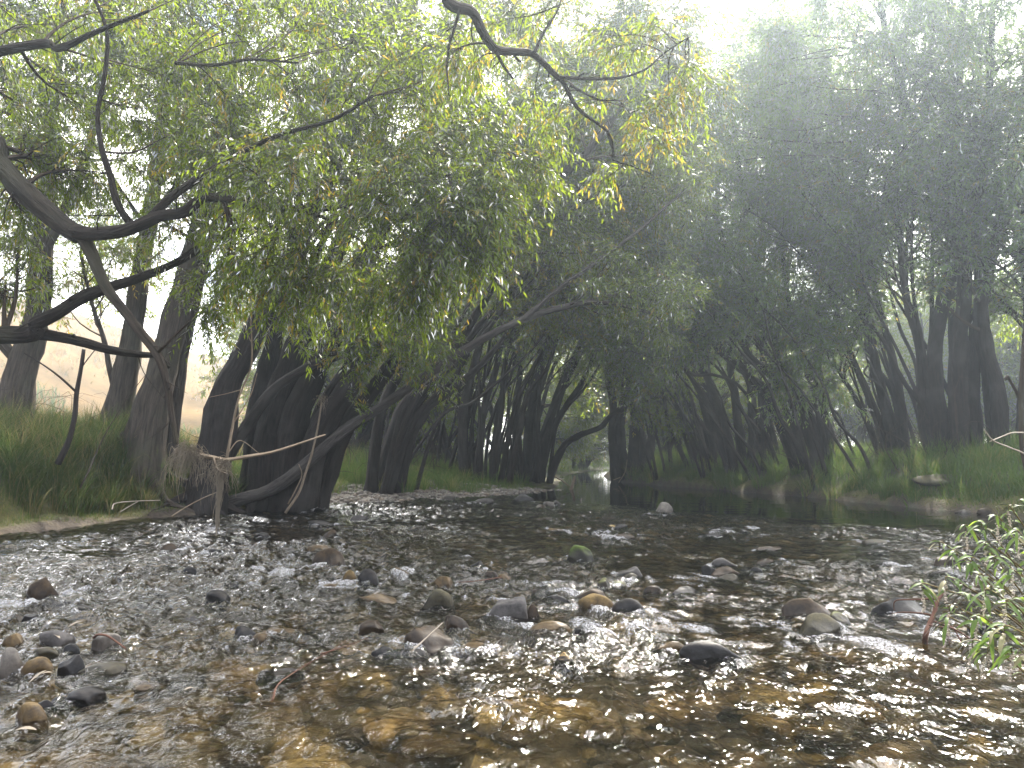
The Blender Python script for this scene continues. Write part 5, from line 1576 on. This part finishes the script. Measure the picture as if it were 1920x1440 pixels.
# ------------------------------------------------------------------ waterside weeds at the right
def weed(label, foot, tips, seed):
    """leafy stems rising from one foot; tips = list of end points"""
    rg = np.random.default_rng(seed)
    root = empty('waterside_weed', tuple(foot), label, 'plant', 'leafy weeds at the right water edge')
    for tip in tips:
        tip = np.array(tip); f0 = foot + rg.normal(0, .05, 3) * [1, 1, 0]
        midp = (f0 + tip) / 2 + UP * .16 + rg.normal(0, .03, 3)
        m_ = MB()
        path, rr = tube1(m_, [f0, midp, tip + UP * .02, tip + norm(tip - midp) * .05 - UP * .03], .006, .002, n=26, sides=5)
        m_.build('stem', WSTEM, root, foot)
        m_ = MB()
        ts = np.arange(.22, 1.0, .040)
        o_, T_ = sample(path[None], np.zeros(len(ts), int), ts)
        k = len(ts)
        az = rg.uniform(0, 6.28, k)
        dirs = norm(np.stack([np.cos(az), np.sin(az), rg.uniform(-.1, .55, k)], -1) + T_ * .45)
        Ln = rg.uniform(.055, .105, k); Wd = rg.uniform(.006, .0105, k)
        t = np.linspace(0, 1, 7)
        ctr = o_[:, None] + dirs[:, None] * (Ln[:, None] * t)[..., None] - UP * (Ln[:, None] * .55 * t ** 2.2)[..., None]
        sd = norm(np.cross(dirs, UP + rg.normal(0, .35, (k, 3))))
        nn = norm(np.cross(sd, dirs))
        wv = Wd[:, None] * (np.sin(np.clip(t * .93 + .06, 0, 1) * math.pi) ** .75)[None] + .0006
        V = np.stack([ctr - sd[:, None] * wv[..., None] + nn[:, None] * (wv * .3)[..., None], ctr, ctr + sd[:, None] * wv[..., None] + nn[:, None] * (wv * .3)[..., None]], 2)
        b = np.arange(k)[:, None, None] * 21 + np.arange(6)[None, :, None] * 3
        q = np.concatenate([(b + np.array([0, 1, 4, 3])).reshape(-1, 4), (b + np.array([1, 2, 5, 4])).reshape(-1, 4)])
        sh = rg.uniform(0, 1, k)
        yl = np.where(rg.random(k) < .12, .6, 0)
        m_.add(V.reshape(-1, 3), q=q, c=np.repeat(np.stack([sh, yl, 0 * sh, 0 * sh + 1], -1), 21, 0))
        m_.build('foliage', WEED, root, foot)
        if rg.random() < .7:            # a nodding pale flower spike
            m_ = MB()
            p0, tn = path[-1], norm(path[-1] - path[-4])
            for j in range(34):
                s_ = j / 34
                q0 = p0 + tn * s_ * .07 - UP * .03 * s_ ** 2 + rg.normal(0, .004, 3)
                m_.add(ICO1[0] * rg.uniform(.0028, .0048) + q0, t=ICO1[1], c=(.5, 1, 0, 1))
            m_.build('flower_spike', WFLOWER, root, foot)
    return root


WSTEM = bark_mat('weed_stem', (.10, .10, .035), (.20, .13, .06), bump=.05)
WFLOWER = stone_mat('weed_flower', (.45, .36, .28), (.68, .60, .50), wet=False, scale=60)
fz = lambda x, y: np.array([x, y, float(ground_z(x, y)) - .02])
weed('tallest leafy weed, bright leaves reaching up against the dark pool', fz(3.05, 4.1), [P(1850, 995, 3.9), P(1822, 1000, 4.0), P(1880, 985, 3.8), P(1900, 965, 3.9), P(1915, 1010, 3.7), P(1860, 1030, 3.8), P(1930, 960, 3.8)], 1)
weed('leafy weed arching low over the flat slabs toward the stream', fz(2.85, 3.75), [P(1775, 1030, 4.0), P(1800, 1045, 3.8), P(1835, 1060, 3.7), P(1790, 1095, 3.7), P(1745, 1105, 3.8), P(1880, 1060, 3.6), P(1850, 1090, 3.6), P(1905, 1080, 3.5)], 2)
weed('weed with drooping leaf tips hanging over the white water by the driftwood', fz(2.6, 3.35), [P(1800, 1150, 3.5), P(1830, 1130, 3.5), P(1865, 1120, 3.4), P(1790, 1170, 3.45), P(1900, 1140, 3.3), P(1850, 1170, 3.35)], 3)
weed('lowest leafy weed, its leaves trailing at the frame edge above brown water', fz(2.5, 3.0), [P(1880, 1200, 3.1), P(1905, 1190, 3.0), P(1870, 1230, 3.1), P(1915, 1230, 2.95), P(1845, 1215, 3.2)], 4)

# ------------------------------------------------------------------ haze: one closed box of even air, standing in largely for lens glare
mb = MB()
x0, x1, y0, y1, z0, z1 = -172, 112, -16, 244, -1.9, 36
V = np.array([(x, y, z) for z in (z0, z1) for y in (y0, y1) for x in (x0, x1)], float)
mb.add(V, q=[(0, 2, 3, 1), (4, 5, 7, 6), (0, 1, 5, 4), (2, 6, 7, 3), (0, 4, 6, 2), (1, 3, 7, 5)])
m, t, o = nodes('haze_glare_air')
pv = N(t, 'ShaderNodeVolumePrincipled')
pv.inputs['Color'].default_value = (.76, .89, 1.0, 1)
pv.inputs['Density'].default_value = 0.0030
pv.inputs['Anisotropy'].default_value = 0.70
t.links.new(pv.outputs[0], o.inputs['Volume'])
tag(mb.build('haze_glare', m, smooth_shade=False), kind='stuff')
